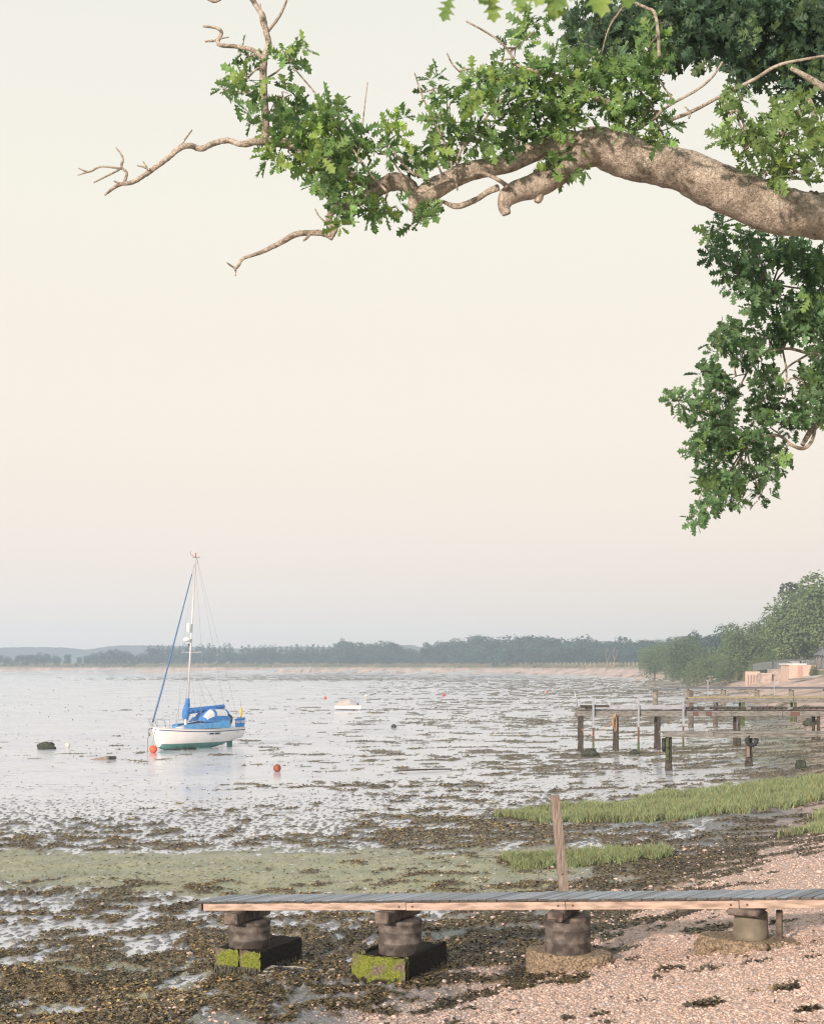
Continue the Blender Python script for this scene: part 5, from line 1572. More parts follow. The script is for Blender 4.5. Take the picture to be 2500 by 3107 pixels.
# dry reeds and rough grass along the bank
def rough_grass(name, label, xs, Yf, tlo, thi, N, h0, seed):
    r = np.random.default_rng(seed)
    xp = r.uniform(xs[0], xs[1], N * 5); Y = Yf(xp) + r.uniform(-40, 40, N * 5)
    X = (xp - 1250) * Y / F; t = shore_t(X, Y); k = (t > tlo) & (t < thi)
    X, Y = X[k][:N], Y[k][:N]; z = zbase(X, Y); n = len(X)
    hh = h0 * r.uniform(.5, 1.3, n) * (1 + .8 * perlin(X / 5, Y / 5, seed)); w = r.uniform(.12, .3, n); a = r.uniform(0, math.pi, n)
    wx, wy = np.cos(a) * w, np.sin(a) * w; lx, ly = r.uniform(-.3, .3, n), r.uniform(-.3, .3, n)
    V = np.stack([np.stack([X - wx, Y - wy, z - .1], -1), np.stack([X + wx, Y + wy, z - .1], -1), np.stack([X + lx, Y + ly, z + hh], -1)], 1).reshape(-1, 3)
    me = np_mesh(name, V, np.arange(n * 3).reshape(n, 3), False, None, [MATS['reed_leaf']])
    tag(link(name, me), label, 'grass', None, 'stuff')
rough_grass('bank_grass', 'dry buff grass along the bank above the beach', (-300, 2200), lambda x: np.interp(x, SIL[:, 0], SIL[:, 2]) - 50, 11, 26, 26000, 1.1, 7)
rough_grass('bank_reeds', 'tufts of pale reeds at the top of the right-hand beach', (1950, 2300), lambda x: np.interp(x, [1950, 2300], [400, 240]), 5, 16, 9000, 1.5, 8)

# fence along the far bank
fr = empty('post_fence', (0, 0, 0)); tag(fr, 'line of thin pale fence posts along the bank below the wood', 'fence')
pm = MB().box((0, 0, .5), (.22, .18, 1.5)).mesh('post', MATS['pale_trunk'])
x = 1490
while x < 1985:
    Y = float(np.interp(x, [1490, 1700, 1985], [655, 545, 425]))
    while shore_t(np.array((x - 1250) * Y / F), np.array(Y)) < 14: Y += 3
    X = (x - 1250) * Y / F
    o = link('post', pm, fr); o.location = (X, Y, gz(X, Y) + .5); x += random.uniform(10, 17)
# dead pale trunks at the wood's edge
for x, yb, lab in ((1840, 2020, 'pale bare trunk at the edge of the wood'), (1862, 2020, 'forked pale dead trunk beside the bare one')):
    Y = 560.; X = (x - 1250) * Y / F
    r = empty('dead_tree', (X, Y, gz(X, Y))); tag(r, lab, 'tree')
    mb = MB().tube(catmull([(0, 0, 0), (.3, 0, 3.5), (-.4, 0, 6.5), (.6, 0, 9)], 4), list(np.linspace(.20, .06, 13)), 6); mb.build('trunk', MATS['post_wood'], r)
    MB().tube(catmull([(.2, 0, 4), (1.2, 0, 6), (1.3, 0, 8)], 4), list(np.linspace(.13, .04, 9)), 6).build('limb', MATS['post_wood'], r)
# driftwood on the far beach
for x, y, lab, L_ in ((1960, 2052, 'bleached driftwood snag on the far beach', 3.2), (2165, 2058, 'driftwood log below the scrub', 2.4), (2205, 2060, 'pale driftwood heap beside the sea wall', 2.0)):
    X, Yg = ground_at(np.array([float(x)]), np.array([float(y)])); X, Yg = float(X[0]), float(Yg[0])
    r = empty('driftwood', (X, Yg, gz(X, Yg))); tag(r, lab, 'driftwood')
    MB().tube(catmull([(-L_, 0, .15), (-L_ * .3, .2, .35), (L_ * .4, 0, .3), (L_, .1, .7)], 4), list(np.linspace(.22, .08, 13)), 6).build('log', MATS['pale_trunk'], r)
    MB().tube([(-L_ * .1, .1, .3), (L_ * .25, -.2, 1.1)], [.12, .04], 6).build('branch', MATS['pale_trunk'], r)
    MB().tube([(L_ * .3, .1, .3), (L_ * .1, -.2, 1.0)], [.1, .03], 6).build('branch', MATS['pale_trunk'], r)

# ------------------------------------------------------------------ sea walls and boathouse
YH = 228.0
K = YH / F
def wall(name, label, x0, x1, ytop, ybot, Y, depth, m, cat='wall', cap=None, butts=0, parent=None):
    p0, p1 = at(x0, ybot, Y), at(x1, ytop, Y)
    r = empty(name, ((p0.x + p1.x) / 2, Y, p0.z)); tag(r, label, cat)
    w, h = p1.x - p0.x, p1.z - p0.z
    MB().box((0, depth / 2, h / 2 - .4), (w, depth, h + .8), bev=.03).build('wall_face', MATS[m], r)
    if cap: MB().box((0, depth / 2, h + .06), (w + .16, depth + .16, .14), bev=.02).build('coping', MATS[cap], r)
    for q in range(butts):
        MB().box((-w / 2 + w * (q + .5) / butts, -.12, h * .32), (.14, .26, h * .85), Euler((.12, 0, 0))).build('buttress', MATS['grey_wall'], r)
    return r, w, h
bh, w, h = wall('boathouse', 'pink rendered flat-roofed boathouse with brick pilaster under the oak', 2394, 2476, 2018, 2087, YH, 5.0, 'pink_render', 'boathouse')
MB().box((-.9, 2.5, h + .12), (w - 1.2, 5.3, .2), bev=.03).build('roof_slab', MATS['white_paint'], bh)
MB().box((-.45, -.10, h * .47), (.62, .22, h * .94), bev=.02).build('brick_pilaster', MATS['brick'], bh)
MB().box((0, -.03, .45), (w + .04, .10, 1.3), bev=.02).build('plinth', MATS['grey_wall'], bh)
for q in range(5):
    MB().box((0, -.006, h * (.2 + .15 * q)), (w + .01, .02, .03)).build('block_course', MATS['grey_wall'], bh)
MB().tube([(.2, 1, h + .2), (.2, 1, h + .7)], .05, 6).build('roof_pipe', MATS['grey_metal'], bh)
ra, w2, h2 = wall('garage', 'brick garage with rust-red doors at the right edge', 2478, 2580, 2034, 2084, YH + 4, 5.0, 'brick', 'garage', 'grey_wall')
for q in range(3):
    MB().box((-w2 / 2 + 1.2 + q * 1.5, -.05, h2 * .42), (1.1, .1, h2 * .8), bev=.02).build('door', MATS['rust'], ra)
wall('sea_wall', 'low pinkish sea wall with buttresses nearest the beach scrub', 2264, 2306, 2038, 2076, YH + 16, 1.0, 'pink_render', 'wall', None, 5)
wall('sea_wall', 'pale sea wall with grey weathered foot left of the boathouse', 2310, 2342, 2045, 2083, YH + 6, 2.6, 'grey_wall', 'wall', 'pink_render')
wall('sea_wall', 'taller stepped grey wall beside the brick pier', 2342, 2370, 2034, 2083, YH + 7, 3.0, 'grey_wall', 'wall', 'concrete')
wall('brick_pier', 'narrow red brick pier between grey wall and boathouse', 2370, 2384, 2026, 2070, YH + 8, 1.4, 'brick', 'pier')
wall('rendered_wall', 'slim pale wall strip just left of the boathouse', 2383, 2394, 2026, 2066, YH + 7, 1.4, 'pink_render', 'wall')
wall('concrete_box', 'square concrete block standing before the boathouse', 2349, 2390, 2070, 2089, YH - 3, 1.8, 'concrete', 'block', 'grey_wall')
sh, w3, h3 = wall('garden_shed', 'grey-green shed on the terrace behind the boathouse', 2358, 2392, 2006, 2035, YH + 14, 2.6, 'shed_grey', 'shed')
MB().box((0, 1.3, h3 + .1), (w3 + .4, 3.2, .14)).build('roof', MATS['slate'], sh)
sh2, w3, h3 = wall('garden_hut', 'pale green hut behind the boathouse roof', 2396, 2426, 2004, 2030, YH + 16, 2.6, 'grey_metal', 'hut')
MB().box((0, 1.3, h3 + .1), (w3 + .4, 3.2, .14)).build('roof', MATS['slate'], sh2)
fp = at(2285, 2036, YH + 24)
pf = empty('picket_fence', (fp.x, YH + 24, fp.z)); tag(pf, 'dark picket fence on the terrace behind the sea walls', 'fence')
pm = MB().box((0, 0, .6), (.12, .05, 1.3)).mesh('picket', MATS['shed_grey'])
for q in range(24):
    o = link('picket', pm, pf); o.location = (q * .145 * 1.0, 0, .02 * q)
for zz in (.35, .95): MB().box((1.7, .05, zz + .25), (3.6, .05, .1), Euler((0, -.13, 0))).build('fence_rail', MATS['shed_grey'], pf)
fp = at(2426, 2012, YH + 18)
tf = empty('panel_fence', (fp.x, YH + 18, fp.z - 1)); tag(tf, 'dark panel fence along the garden under the great oak', 'fence')
for q in range(7):
    MB().box((q * .92 - .4, 0, .8), (.88, .06, 1.5)).build('panel', MATS['shed_grey'], tf)
    MB().box((q * .92 + .06, -.04, .9), (.12, .12, 1.9)).build('post', MATS['old_timber'], tf)
fp = at(2496, 2005, YH + 10)
gzb = empty('garden_gazebo', (fp.x, YH + 10, fp.z)); tag(gzb, 'slate-roofed garden gazebo at the right edge of the view', 'gazebo')
for q in range(4):
    a = math.pi / 4 + q * math.pi / 2; MB().tube([(1.1 * math.cos(a), 1.1 * math.sin(a), -1.2), (1.1 * math.cos(a), 1.1 * math.sin(a), 1.0)], .09, 6).build('post', MATS['post_wood'], gzb)
MB().lathe([(1.75, .9), (1.7, 1.0), (.1, 2.0), (.02, 2.15)], 4, (0, 0, 0), Matrix.Rotation(math.pi / 4, 3, 'Z'), smooth=False).build('roof', MATS['slate'], gzb)
sp0 = at(2450, 2096, YH - 12)
slip = empty('slipway', (sp0.x, YH - 12, gz(sp0.x, YH - 12) + .1)); tag(slip, 'pale concrete slipway sloping down from the boathouse', 'slipway')
MB().box((1.0, 2, .25), (5.5, 3.0, .35), Euler((0, -.10, .25)), bev=.03).build('ramp', MATS['concrete'], slip)
for q in range(3): MB().box((-1.8 + q * 1.3, -2.5 - q * .8, .12), (4.0, .18, .2), Euler((0, -.05, .3))).build('skid_timber', MATS['post_wood'], slip)
tree('scrub', 2470, 2012, YH - 6, .55, 'sapling', 'leafy sapling before the boathouse wall', 'tree', v=1, base=at(2470, 2066, YH - 6).z)

# ------------------------------------------------------------------ overhanging oak in the foreground
oak_base = Vector((7.4, 12.6, gz(7.4, 12.6) - .1))
oak = empty('oak_tree', oak_base); tag(oak, 'overhanging oak with a thick pale bough reaching in from the right', 'tree')
def wob(x, k): return float(perlin(np.array(x * 1.0), np.array(k * 3.7), 55))
def limb_depth(x): return 11.45 - (2500 - x) * .00038
BR = []            # sampled branch points, for twigs to spring from
def branch(name, pts, dy=0.0, n=10, sub=7, rough=.07, mname='oak_bark', wig=.0, depth=None, store=True):
    """pts: (column, row, radius) as they show; placed out at the bough's own distance"""
    P = catmull(pts, sub); path = []; rad = []
    dep = depth if depth is not None else None
    for i, (x, y, r) in enumerate(P):
        Y = (dep if dep is not None else limb_depth(x)) + dy + wig * wob(i * .13, dy * 10 + len(pts))
        p = at(x, y, Y) - oak_base; path.append(p); rad.append(max(r, 1.0) * Y / F)
    mb = MB().tube(path, rad, n, wob=rough)
    o = mb.build(name, MATS[mname], oak)
    if store: BR.extend((p + oak_base, r) for p, r in zip(path, rad))
    return o

def big_bough(name, pts, n=26, sub=9):
    """main limb: lumpy, knobbly surface"""
    P = catmull(pts, sub); path = [at(x, y, limb_depth(x)) - oak_base for x, y, r in P]; rad = [r * limb_depth(x) / F for x, y, r in P]
    mb = MB().tube(path, rad, n)
    vv = np.array(mb.v); 
    cen = np.repeat(np.array([list(p) for p in path]), n, axis=0); d = vv - cen
    f1 = fbm(vv[:, 0] * 3.1 + vv[:, 1] * 2, vv[:, 2] * 3.1 + vv[:, 1], 301, 3); f2 = fbm(vv[:, 0] * 14 + vv[:, 1] * 9, vv[:, 2] * 14, 302, 3)
    k = 1 + .16 * f1 + .10 * f2
    mb.v = [tuple(p) for p in cen + d * k[:, None]]
    o = mb.build(name, MATS['oak_bark'], oak)
    BR.extend((p + oak_base, r) for p, r in zip(path, rad))
    return o

# trunk and upper limbs (mostly beyond the frame)
def wtube(name, pts, n=14, rough=.05):
    P = catmull(pts, 6); mb = MB().tube([Vector(p[:3]) - oak_base for p in P], [p[3] for p in P], n, wob=rough); return mb.build(name, MATS['oak_bark'], oak)
wtube('trunk', [(7.4, 12.6, oak_base.z - .2, .62), (7.35, 12.6, oak_base.z + .6, .50), (7.2, 12.5, oak_base.z + 2.5, .44), (7.0, 12.5, 7.2, .42), (6.9, 12.6, 9.5, .36), (7.2, 13.0, 12.5, .26), (7.4, 13.2, 15.5, .12)], 18)
wtube('bough', [(7.0, 12.5, 7.6, .33), (6.0, 12.1, 8.35, .27), (4.9, 11.75, 8.75, .215), (4.0, 11.5, 8.80, .19), (3.30, 11.44, 8.83, .178)], 22, .03)
wtube('limb', [(6.95, 12.6, 9.8, .2), (5.6, 13.8, 11.3, .15), (4.2, 14.5, 11.8, .10), (2.9, 14.7, 11.9, .05), (2.0, 14.7, 11.9, .02)])
wtube('limb', [(7.0, 12.6, 6.6, .2), (6.2, 13.0, 6.6, .13), (5.2, 12.9, 6.9, .08), (4.3, 12.8, 7.2, .045), (3.7, 12.8, 7.5, .02)])
big_bough('bough', [(2560, 662, 67), (2500, 655, 67), (2363, 636, 70), (2248, 594, 70), (2150, 552, 66), (2080, 518, 62), (1989, 497, 58), (1930, 486, 62), (1873, 464, 64), (1812, 440, 55), (1760, 436, 40)])
big_bough('bough', [(1800, 438, 46), (1700, 440, 33), (1626, 457, 30), (1549, 493, 28), (1471, 509, 29), (1409, 524, 30), (1357, 550, 30), (1310, 576, 33), (1266, 610, 27), (1248, 637, 15)], 18, 8)
big_bough('bough', [(1815, 455, 46), (1756, 475, 43), (1689, 524, 41), (1626, 560, 38), (1575, 576, 34), (1540, 597, 29), (1530, 625, 20), (1537, 650, 13)], 18, 8)
branch('bough', [(1266, 606, 24), (1252, 580, 22), (1232, 557, 24), (1190, 551, 27), (1149, 571, 23), (1107, 597, 19), (1066, 617, 17), (1019, 633, 14), (1004, 648, 8)], n=14)
branch('stub', [(1626, 575, 22), (1634, 598, 16), (1628, 612, 9)])
branch('branch', [(1006, 640, 9), (998, 668, 10), (1014, 692, 12), (1003, 726, 6)])
branch('branch', [(1006, 716, 9), (973, 706, 9), (930, 706, 8), (895, 711, 9), (848, 737, 8), (791, 765, 6), (739, 783, 5), (724, 804, 4.5), (713, 812, 4), (688, 796, 2)], wig=.05)
branch('twig', [(713, 811, 3.5), (715, 822, 3), (714, 836, 2)])
branch('twig', [(988, 674, 3), (968, 655, 2.5), (956, 632, 2)])
branch('twig', [(940, 709, 5), (930, 722, 4), (920, 730, 2.5)])
branch('branch', [(1149, 569, 18), (1060, 530, 16), (960, 470, 16), (900, 442, 15), (846, 431, 14), (776, 428, 12), (734, 437, 9), (693, 425, 8.5), (651, 433, 8.5), (610, 450, 9), (579, 441, 8.5), (548, 447, 8.5), (511, 477, 8), (470, 508, 7.5), (433, 534, 7), (402, 552, 6.5), (366, 558, 6), (340, 573, 4.5), (319, 590, 3)], wig=.1, rough=.1)
branch('twig', [(376, 556, 5), (384, 524, 4.5), (368, 505, 4), (373, 478, 3.5), (352, 446, 2)])
branch('twig', [(370, 511, 3.5), (309, 504, 3), (270, 520, 3), (238, 509, 2)])
branch('twig', [(362, 514, 3), (320, 535, 2.8), (284, 553, 2)])
branch('twig', [(270, 520, 2.5), (250, 526, 2), (236, 531, 1.2)])
branch('twig', [(547, 442, 3.5), (566, 415, 3), (583, 393, 2)])
branch('twig', [(454, 514, 4), (434, 505, 3), (416, 501, 2)]); branch('twig', [(446, 508, 3), (434, 488, 2)]); branch('twig', [(362, 556, 4), (346, 548, 2.5)])
branch('branch', [(805, 428, 13), (806, 380, 12), (802, 301, 11.5), (799, 233, 11.5), (802, 176, 11), (815, 135, 9.5), (807, 93, 9), (797, 47, 8.5), (781, 21, 8), (755, -20, 8)], wig=.1)
branch('twig', [(814, 92, 5), (848, 47, 4.5), (868, 2, 4), (875, -25, 3)]); branch('twig', [(803, 88, 4), (791, 60, 3.5), (789, 8, 2.5)])
branch('branch', [(799, 176, 8), (765, 150, 7), (719, 140, 6.5), (662, 132, 6), (672, 98, 5.5), (656, 83, 5), (615, 78, 3)], wig=.05)
branch('twig', [(662, 118, 4.5), (645, 122, 4), (622, 124, 3)]); branch('twig', [(666, 116, 2.5), (695, 111, 1.5)])
branch('twig', [(810, 236, 3.5), (840, 216, 3), (868, 190, 2)])
branch('twig', [(630, -6, 5), (650, 3, 4.5), (670, -4, 4)])
Z2 = lambda L: [(900 + x * .5187, y * .5187, r) for x, y, r in L]
Z3 = lambda L: [(1600 + x * .5187, y * .5187, r) for x, y, r in L]
Z4 = lambda L: [(1900 + x * .4545, 640 + y * .4545, r) for x, y, r in L]
for L in ([(-20, 390, 2), (130, 570, 3), (280, 790, 3.5), (400, 980, 4), (530, 1120, 4.5)], [(415, 480, 1.5), (395, 640, 2.2), (385, 740, 2.5), (360, 900, 3)], [(690, 425, 1.8), (740, 570, 2.8), (820, 740, 3.4), (890, 890, 4), (915, 1010, 4.5)],
          [(1185, 600, 2.5), (1060, 740, 3.5), (960, 880, 4.2), (930, 1010, 4.5), (940, 1110, 3)], [(990, 120, 2.8), (1100, 180, 3), (1200, 250, 3.5), (1270, 340, 4)], [(880, 310, 2.2), (910, 370, 2.5), (950, 415, 2.5)],
          [(730, 1130, 3), (860, 1060, 4.5), (1000, 1035, 5), (1080, 1010, 5.5), (1180, 1050, 6), (1235, 1090, 8)], [(1240, 970, 1.5), (1290, 930, 2), (1330, 880, 2)], [(550, 850, 3), (600, 930, 3.5), (680, 1010, 4), (780, 1050, 4)], [(530, 900, 2), (610, 1010, 3), (680, 1140, 4)],
          [(780, 880, 2.5), (820, 950, 3), (870, 1060, 4)], [(60, 780, 3), (100, 930, 3.5), (200, 1040, 3.5), (300, 1110, 3)], [(600, 740, 2), (595, 830, 2.5), (585, 890, 2.5)]):
    branch('twig', Z2(L), dy=-.12, wig=.15, n=7)
branch('branch', Z2([(850, 1175, 5), (940, 1205, 9), (1050, 1165, 8.5), (1120, 1120, 9), (1180, 1095, 11)]))
branch('branch', Z2([(1250, 365, 3.5), (1330, 395, 5), (1420, 420, 6), (1500, 440, 7), (1600, 485, 8), (1735, 560, 9), (1830, 600, 10)]), dy=-.25)
branch('branch', Z3([(720, 710, 5), (820, 620, 4.5), (980, 530, 4), (1080, 450, 3.5), (1140, 360, 2.5)]), dy=-.1)
branch('branch', Z3([(780, 730, 6), (820, 705, 6), (960, 650, 5.5), (1150, 550, 5.5), (1330, 460, 5.5), (1480, 375, 5), (1735, 325, 4), (1800, 315, 4)]), dy=.15)
branch('twig', Z3([(945, 690, 3), (950, 655, 3.5), (920, 620, 2)]), dy=.15)
branch('branch', Z3([(560, -20, 3), (610, 5, 4), (700, 45, 4.5), (745, 75, 5), (765, 200, 5), (770, 330, 5)]), dy=-.4)
branch('branch', Z3([(1540, 395, 6), (1640, 450, 9), (1735, 510, 11), (1850, 560, 12)]), dy=1.6)
branch('twig', Z3([(1570, 690, 2), (1660, 820, 3), (1735, 980, 4)]), dy=-.2); branch('twig', Z3([(1290, 800, 2), (1400, 880, 3), (1500, 960, 3.5), (1640, 1030, 4)]), dy=-.3)
branch('branch', Z3([(1640, 560, 6), (1665, 620, 8), (1690, 700, 9)]), dy=1.0)
for L in ([(890, 960, 3.5), (800, 1090, 3.2), (740, 1220, 2)], [(900, 950, 3), (1010, 925, 3.5), (1100, 920, 4.5), (1220, 950, 5), (1330, 960, 6)], [(1045, 930, 3), (1070, 1080, 3), (1060, 1250, 2)], [(1215, 955, 3.5), (1080, 1040, 3), (1010, 1130, 2.5)],
          [(1265, 1440, 5), (1235, 1540, 5.5), (1180, 1585, 6), (1100, 1560, 5), (1020, 1500, 4.5), (900, 1510, 4), (800, 1560, 2.5)], [(1340, 1380, 9), (1240, 1460, 9), (1175, 1560, 7)], [(1010, 1480, 2.5), (960, 1440, 2), (980, 1400, 1.5)], [(790, 1090, 2), (740, 1100, 1.8), (690, 1130, 1.2)],
          [(620, 1310, 1.6), (615, 1400, 2), (690, 1500, 2.5), (800, 1560, 3)], [(930, 460, 2), (1000, 490, 2), (900, 600, 2)]):
    branch('twig', Z4(L), depth=12.6, wig=.2, n=7)

# burrs and knots on the main bough
for k in range(34):
    x = random.uniform(1830, 2500); y = float(np.interp(x, [1812, 1873, 1989, 2080, 2150, 2248, 2363, 2500], [440, 464, 497, 518, 552, 594, 636, 655])); r_ = float(np.interp(x, [1812, 2500], [56, 67]))
    a = random.uniform(-math.pi, 0) if k % 3 else random.choice((-.2, -2.9))
    Yb = limb_depth(x); p = at(x, y, Yb) + Vector((0, math.sin(a) * 1.0, math.cos(a))) * (r_ * Yb / F * .96)
    R_ = random.uniform(.010, .024)
    MB().lathe([(R_ * .3, -R_), (R_, -R_ * .4), (R_ * 1.1, R_ * .1), (R_ * .6, R_ * .6), (R_ * .15, R_ * .75)], 8, p - oak_base, Matrix.Rotation(a, 3, 'X'), jit=.25).build('burr', MATS['trunk_bark'], oak)

# leaves ------------------------------------------------------------
HALF = [(0, .010), (.10, .014), (.15, .05), (.25, .19), (.27, .07), (.33, .09), (.47, .30), (.48, .11), (.54, .12), (.70, .335), (.70, .14), (.76, .15), (.90, .235), (.91, .11), (1.0, .03)]
def leaf_arrays(seed):
    r = np.random.default_rng(seed); V = []; Fi = []
    n = len(HALF); curl = r.uniform(-.12, .30); fold = r.uniform(.1, .45); tw = r.uniform(-.2, .2)
    for sg_ in (-1, 0, 1):
        for t, w in HALF:
            ww = w * r.uniform(.88, 1.12) * sg_
            V.append((t, ww, abs(ww) * fold - curl * t * t + tw * ww * t + .02 * math.sin(9 * t) * abs(sg_)))
    for i in range(n - 1):
        Fi.append((i, i + 1, n + i + 1, n + i)); Fi.append((n + i, n + i + 1, 2 * n + i + 1, 2 * n + i))
    return np.array(V), np.array(Fi)
LEAVES = [leaf_arrays(k) for k in range(6)]
LN = len(LEAVES[0][0])

# leafy sprays: (column, row, half width, half height, weight) as they show, with the distance of the limb they hang on
E_LIT = [(874, 161, 57, 40), (765, 168, 30, 28), (748, 240, 45, 40), (700, 285, 36, 40), (817, 342, 62, 45), (859, 296, 40, 30), (911, 363, 72, 55), (874, 460, 78, 70), (1009, 342, 52, 45), (1004, 425, 98, 70), (1009, 519, 88, 62), (1061, 571, 60, 54),
 (1056, 415, 62, 58), (1045, 529, 88, 68), (1045, 660, 40, 33), (1118, 634, 50, 48), (1180, 633, 55, 33), (1279, 669, 45, 28), (1310, 645, 34, 20), (1149, 467, 46, 42), (1206, 384, 52, 36), (1237, 490, 48, 32), (1315, 462, 52, 44), (1357, 337, 56, 80), (1315, 270, 32, 38),
 (1398, 436, 72, 42), (1445, 239, 54, 58), (1507, 244, 58, 52), (1455, 330, 30, 26), (1486, 405, 72, 42), (1574, 291, 72, 72), (1616, 100, 50, 52), (1564, 145, 38, 40), (1647, 353, 82, 70), (1730, 353, 72, 62), (1668, 460, 58, 56), (1626, 249, 56, 56), (1730, 234, 56, 48),
 (1719, 182, 52, 42), (1823, 171, 56, 52), (1973, 166, 55, 60), (1994, 233, 45, 48), (1890, 259, 96, 72), (1963, 332, 70, 66), (2005, 396, 52, 42), (1922, 398, 56, 32), (1771, 498, 28, 34), (1673, 505, 32, 40), (1984, 78, 44, 40), (1870, 330, 66, 48), (1540, 440, 60, 34), (1800, 300, 60, 60), (1700, 290, 60, 50), (2012, 428, 20, 12), (1712, 500, 30, 30)]
E_DARK = [(1800, 85, 75, 75), (1870, 150, 65, 75), (2080, 75, 100, 85), (2200, 55, 120, 80), (2320, 75, 110, 95), (2440, 65, 85, 95), (2150, 130, 85, 55), (2290, 180, 85, 55), (2420, 185, 88, 66), (2000, 130, 55, 80), (2290, 228, 55, 36), (2440, 262, 68, 48), (1930, 40, 80, 50), (1780, 170, 45, 60), (2530, 150, 60, 160), (2060, 20, 130, 40), (2300, 10, 200, 40)]
E_RIGHT = [(2248, 290, 40, 28), (2222, 335, 28, 34), (2274, 436, 70, 54), (2378, 405, 86, 70), (2456, 441, 60, 72), (2336, 519, 70, 36), (2430, 332, 58, 40), (2409, 540, 40, 24), (2200, 420, 26, 30), (2540, 430, 40, 100)]
E_HANG = [(2173, 699, 34, 30), (2168, 754, 34, 38), (2273, 708, 30, 25), (2277, 749, 25, 25), (2236, 835, 46, 54), (2300, 790, 42, 42), (2377, 754, 56, 46), (2445, 790, 62, 64), (2309, 867, 50, 38), (2286, 922, 30, 34), (2332, 913, 42, 40), (2423, 935, 64, 50), (2400, 995, 64, 40), (2332, 1026, 50, 40), (2218, 1004, 50, 32), (2191, 1049, 50, 38), (2255, 1070, 46, 46),
 (2155, 1131, 38, 34), (2182, 1185, 54, 52), (2055, 1213, 32, 24), (2105, 1235, 38, 30), (2173, 1254, 62, 46), (2155, 1313, 46, 34), (2323, 1154, 38, 38), (2318, 1208, 40, 46), (2300, 1276, 38, 36), (2445, 1163, 42, 52), (2459, 1231, 48, 52), (2400, 1276, 38, 44), (2164, 1349, 54, 40), (2118, 1381, 24, 25), (2218, 1349, 42, 42), (2291, 1358, 50, 38), (2336, 1408, 50, 50),
 (2155, 1458, 40, 33), (2218, 1449, 46, 40), (2232, 1499, 33, 33), (2182, 1504, 38, 38), (2105, 1563, 28, 20), (2145, 1540, 24, 20), (2309, 1504, 32, 20), (2500, 880, 60, 100), (2530, 1050, 60, 120), (2550, 1240, 60, 90)]
LV, LC, LI, LX, LROT, LSZ, LP = [], [], [], [], [], [], []
def rosettes(E, depth_fn, spread, dens, tint, tvar, size, rng, sz_px=40.0, up=.35):
    for e in E:
        cx, cy, rx, ry = e[:4]
        N = max(3, int(dens * rx * ry * math.pi / 900.0))
        for k in range(N):
            while True:
                a, b_ = rng.uniform(-1, 1, 2)
                if a * a + b_ * b_ < 1: break
            x, y = cx + a * rx * .92, cy + b_ * ry * .92
            Y = depth_fn(x) + rng.normal(0, spread)
            P0 = np.array(at(x, y, Y))
            axis = np.array([a * .7 + rng.normal(0, .4), rng.normal(-.25, .5), -b_ * .6 + up + rng.normal(0, .3)]); axis /= np.linalg.norm(axis)
            base_t = np.array(tint) * (1 + tvar * rng.normal(0, 1))
            young = rng.uniform() < .16
            m = rng.integers(4, 8)
            u = np.cross(axis, rng.normal(0, 1, 3)); u /= np.linalg.norm(u); v = np.cross(axis, u)
            for q in range(m):
                an = 2 * math.pi * q / m + rng.normal(0, .3); op = rng.uniform(.7, 1.45)
                d = axis * math.cos(op) + (u * math.cos(an) + v * math.sin(an)) * math.sin(op)
                d = d + np.array([0, 0, -.15]); d /= np.linalg.norm(d)
                nrm = axis * math.sin(op) - (u * math.cos(an) + v * math.sin(an)) * math.cos(op) + rng.normal(0, .3, 3); nrm -= d * nrm.dot(d); nrm /= np.linalg.norm(nrm)
                if nrm[2] < -.2: nrm = -nrm
                s = size * rng.uniform(.5, 1.35)
                LP.append(P0 + d * .008); LROT.append(np.stack([d, np.cross(nrm, d), nrm], 1)); LSZ.append(s); LI.append(int(rng.integers(6)))
                c = base_t * rng.uniform(.75, 1.3, 1)
                if young: c = c * np.array([1.5, 1.35, .9])
                LC.append(np.clip(c, .01, .6)); LX.append((x, y))
rg_ = np.random.default_rng(77)
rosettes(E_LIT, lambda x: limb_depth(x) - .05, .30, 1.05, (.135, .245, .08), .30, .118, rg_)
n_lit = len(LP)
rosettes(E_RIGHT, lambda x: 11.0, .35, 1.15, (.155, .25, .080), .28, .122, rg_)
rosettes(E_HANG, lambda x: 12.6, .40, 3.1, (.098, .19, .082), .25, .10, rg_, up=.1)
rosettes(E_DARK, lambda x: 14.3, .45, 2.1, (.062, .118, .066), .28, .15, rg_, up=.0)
LP = np.array(LP); LROT = np.array(LROT); LSZ = np.array(LSZ); LI = np.array(LI); LC = np.array(LC)
# the leaves that show largest (front of the lit sprays, turned to the viewer) are single parts
view = LP - np.array([0, 0, H]); dist = np.linalg.norm(view, axis=1); view /= dist[:, None]
facing = np.abs(np.einsum('ij,ij->i', view, LROT[:, :, 2]))
score = facing * (LSZ / dist) ** 2 * np.where(LP[:, 1] < np.array([limb_depth(x) + .02 for x, y in LX]), 1.0, .25)
score[n_lit:] *= .3
order = np.argsort(-score); single = set(order[:300].tolist())
lm = attr_mat('oak_leaf', rough=.5, spec=.35, transl=.32, jitter=.12, jscale=40)
rest = np.array([i for i in range(len(LP)) if i not in single])
VV = []; CC = []; FF = []; off = 0
for k in range(6):
    ii = rest[LI[rest] == k]
    V0, F0 = LEAVES[k]
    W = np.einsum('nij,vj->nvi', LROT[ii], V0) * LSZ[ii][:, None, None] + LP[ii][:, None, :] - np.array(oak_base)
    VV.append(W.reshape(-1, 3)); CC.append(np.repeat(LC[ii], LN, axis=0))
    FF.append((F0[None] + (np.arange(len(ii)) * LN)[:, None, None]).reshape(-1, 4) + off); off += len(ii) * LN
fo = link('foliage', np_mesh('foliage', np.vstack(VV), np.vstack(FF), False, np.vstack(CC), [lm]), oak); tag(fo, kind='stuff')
tints = [(.09, .175, .062), (.13, .24, .076), (.17, .29, .08), (.24, .36, .09)]
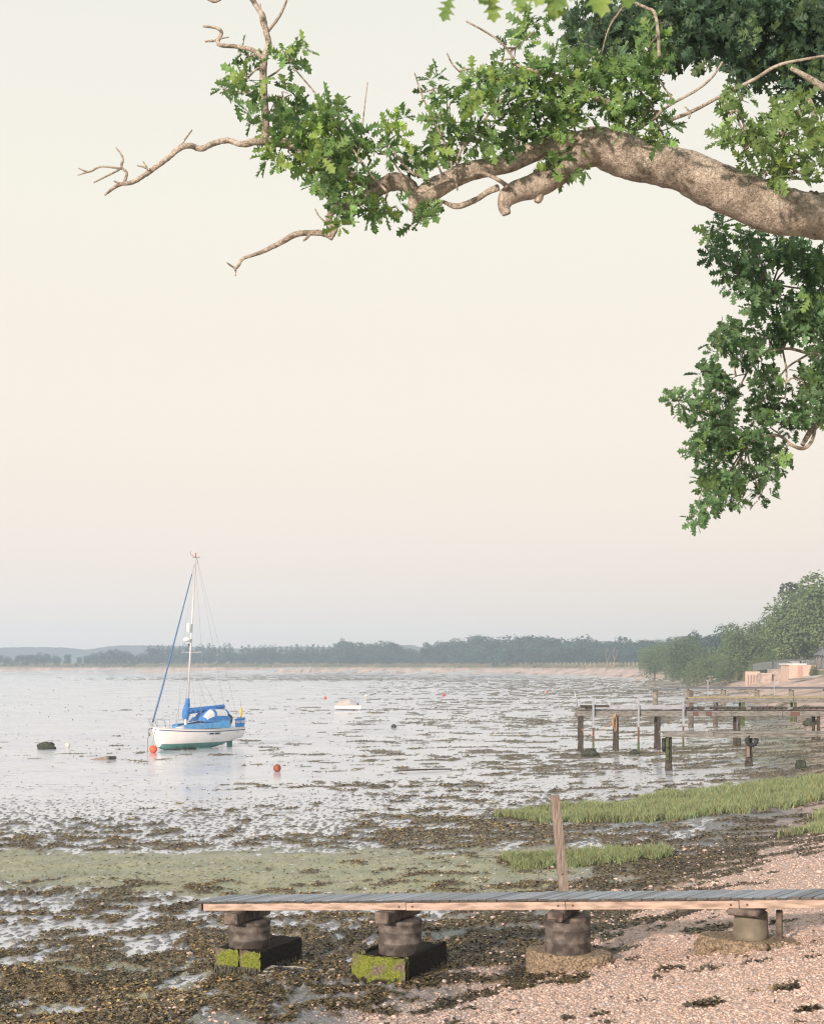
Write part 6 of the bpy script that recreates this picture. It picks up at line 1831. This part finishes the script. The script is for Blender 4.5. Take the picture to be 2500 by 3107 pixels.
leaf_me = {}
for k in range(6):
    for q, tt in enumerate(tints):
        leaf_me[(k, q)] = np_mesh('leaf', LEAVES[k][0], LEAVES[k][1], False, np.tile(np.array(tt), (LN, 1)), [lm])
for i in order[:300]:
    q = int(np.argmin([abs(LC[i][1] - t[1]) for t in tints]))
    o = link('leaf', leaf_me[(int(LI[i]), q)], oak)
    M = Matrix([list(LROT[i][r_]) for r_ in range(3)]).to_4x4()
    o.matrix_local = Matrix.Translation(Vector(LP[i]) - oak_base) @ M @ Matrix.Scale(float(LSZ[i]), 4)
# thin twigs from the limbs into the sprays
bp_pts = np.array([list(p) for p, r in BR])
mb = MB()
for E, df in ((E_LIT, limb_depth), (E_RIGHT, lambda x: 11.0), (E_HANG, lambda x: 12.6), (E_DARK, lambda x: 14.3)):
    for (cx, cy, rx, ry) in E:
        c = at(cx, cy, df(cx)); d2 = ((bp_pts - np.array(c)) ** 2).sum(1); j = int(np.argmin(d2)); p0 = Vector(bp_pts[j])
        if d2[j] < 1.2 and d2[j] > .003:
            mid = p0.lerp(c, .5) + Vector((random.uniform(-.05, .05), random.uniform(-.05, .05), random.uniform(-.02, .08)))
            mb.tube([q - oak_base for q in [Vector(x) for x in catmull([p0, mid, c], 4)]], list(np.linspace(.010, .005, 9)), 5)
        for k in range(5):
            e = at(cx + random.uniform(-.8, .8) * rx, cy + random.uniform(-.8, .8) * ry, df(cx) + random.uniform(-.25, .25))
            mid = c.lerp(e, .5) + Vector((random.uniform(-.03, .03), 0, random.uniform(-.02, .04)))
            mb.tube([q - oak_base for q in (c, mid, e)], [.005, .0042, .0025], 4)
tw = mb.build('fine_twigs', MATS['oak_bark'], oak); tag(tw, kind='stuff')

# blurred leaves of a twig close to the lens, top of the view
near_t = empty('near_oak_spray', at(1600, -60, 4.3)); tag(near_t, 'blurred spray of oak leaves close above, at the top edge', 'oak spray')
MB().tube([at(x, y, 4.3) - near_t.location for x, y in ((2700, -260), (2200, -160), (1800, -80), (1400, -60))], [.012, .010, .008, .004], 7).build('twig', MATS['oak_bark'], near_t)
for k, (x, y, ang, sz) in enumerate(((1372, -22, -1.9, .085), (1485, -40, -1.4, .10), (1540, -55, -1.0, .09), (1590, -35, -1.7, .10), (1660, -45, -1.3, .10), (1700, -60, -1.6, .10), (1770, -60, -1.1, .12), (1640, -60, -.6, .1), (1740, -50, -2.2, .09), (1580, -60, -.8, .10), (1420, -60, -.9, .09), (1830, -70, -1.6, .11), (1880, -80, -1.2, .10))):
    o = link('leaf', leaf_me[(k % 6, 2 + k % 2)], near_t)
    o.matrix_local = Matrix.Translation(at(x, y, 4.3 + .1 * math.sin(k * 2.1)) - near_t.location) @ Matrix.Rotation(math.radians(90 + 18 * math.sin(k * 1.7)), 4, 'X') @ Matrix.Rotation(ang, 4, 'Z') @ Matrix.Scale(sz, 4)

# ------------------------------------------------------------------ haze
hz_m = bpy.data.materials.new('haze_air'); hz_m.use_nodes = True
hn = hz_m.node_tree.nodes; hl = hz_m.node_tree.links
hn.remove(hn['Principled BSDF'])
pv = hn.new('ShaderNodeVolumePrincipled')
pv.inputs['Color'].default_value = (.69, .845, 1.0, 1)
pv.inputs['Density'].default_value = .00054
pv.inputs['Anisotropy'].default_value = 0.0
hl.new(pv.outputs[0], hn['Material Output'].inputs['Volume'])
hb_ = MB().box((0, 755, 22), (3100, 1630, 48)).build('haze', hz_m)
tag(hb_, 'pale blue sea haze over the bay', None, None, 'stuff')
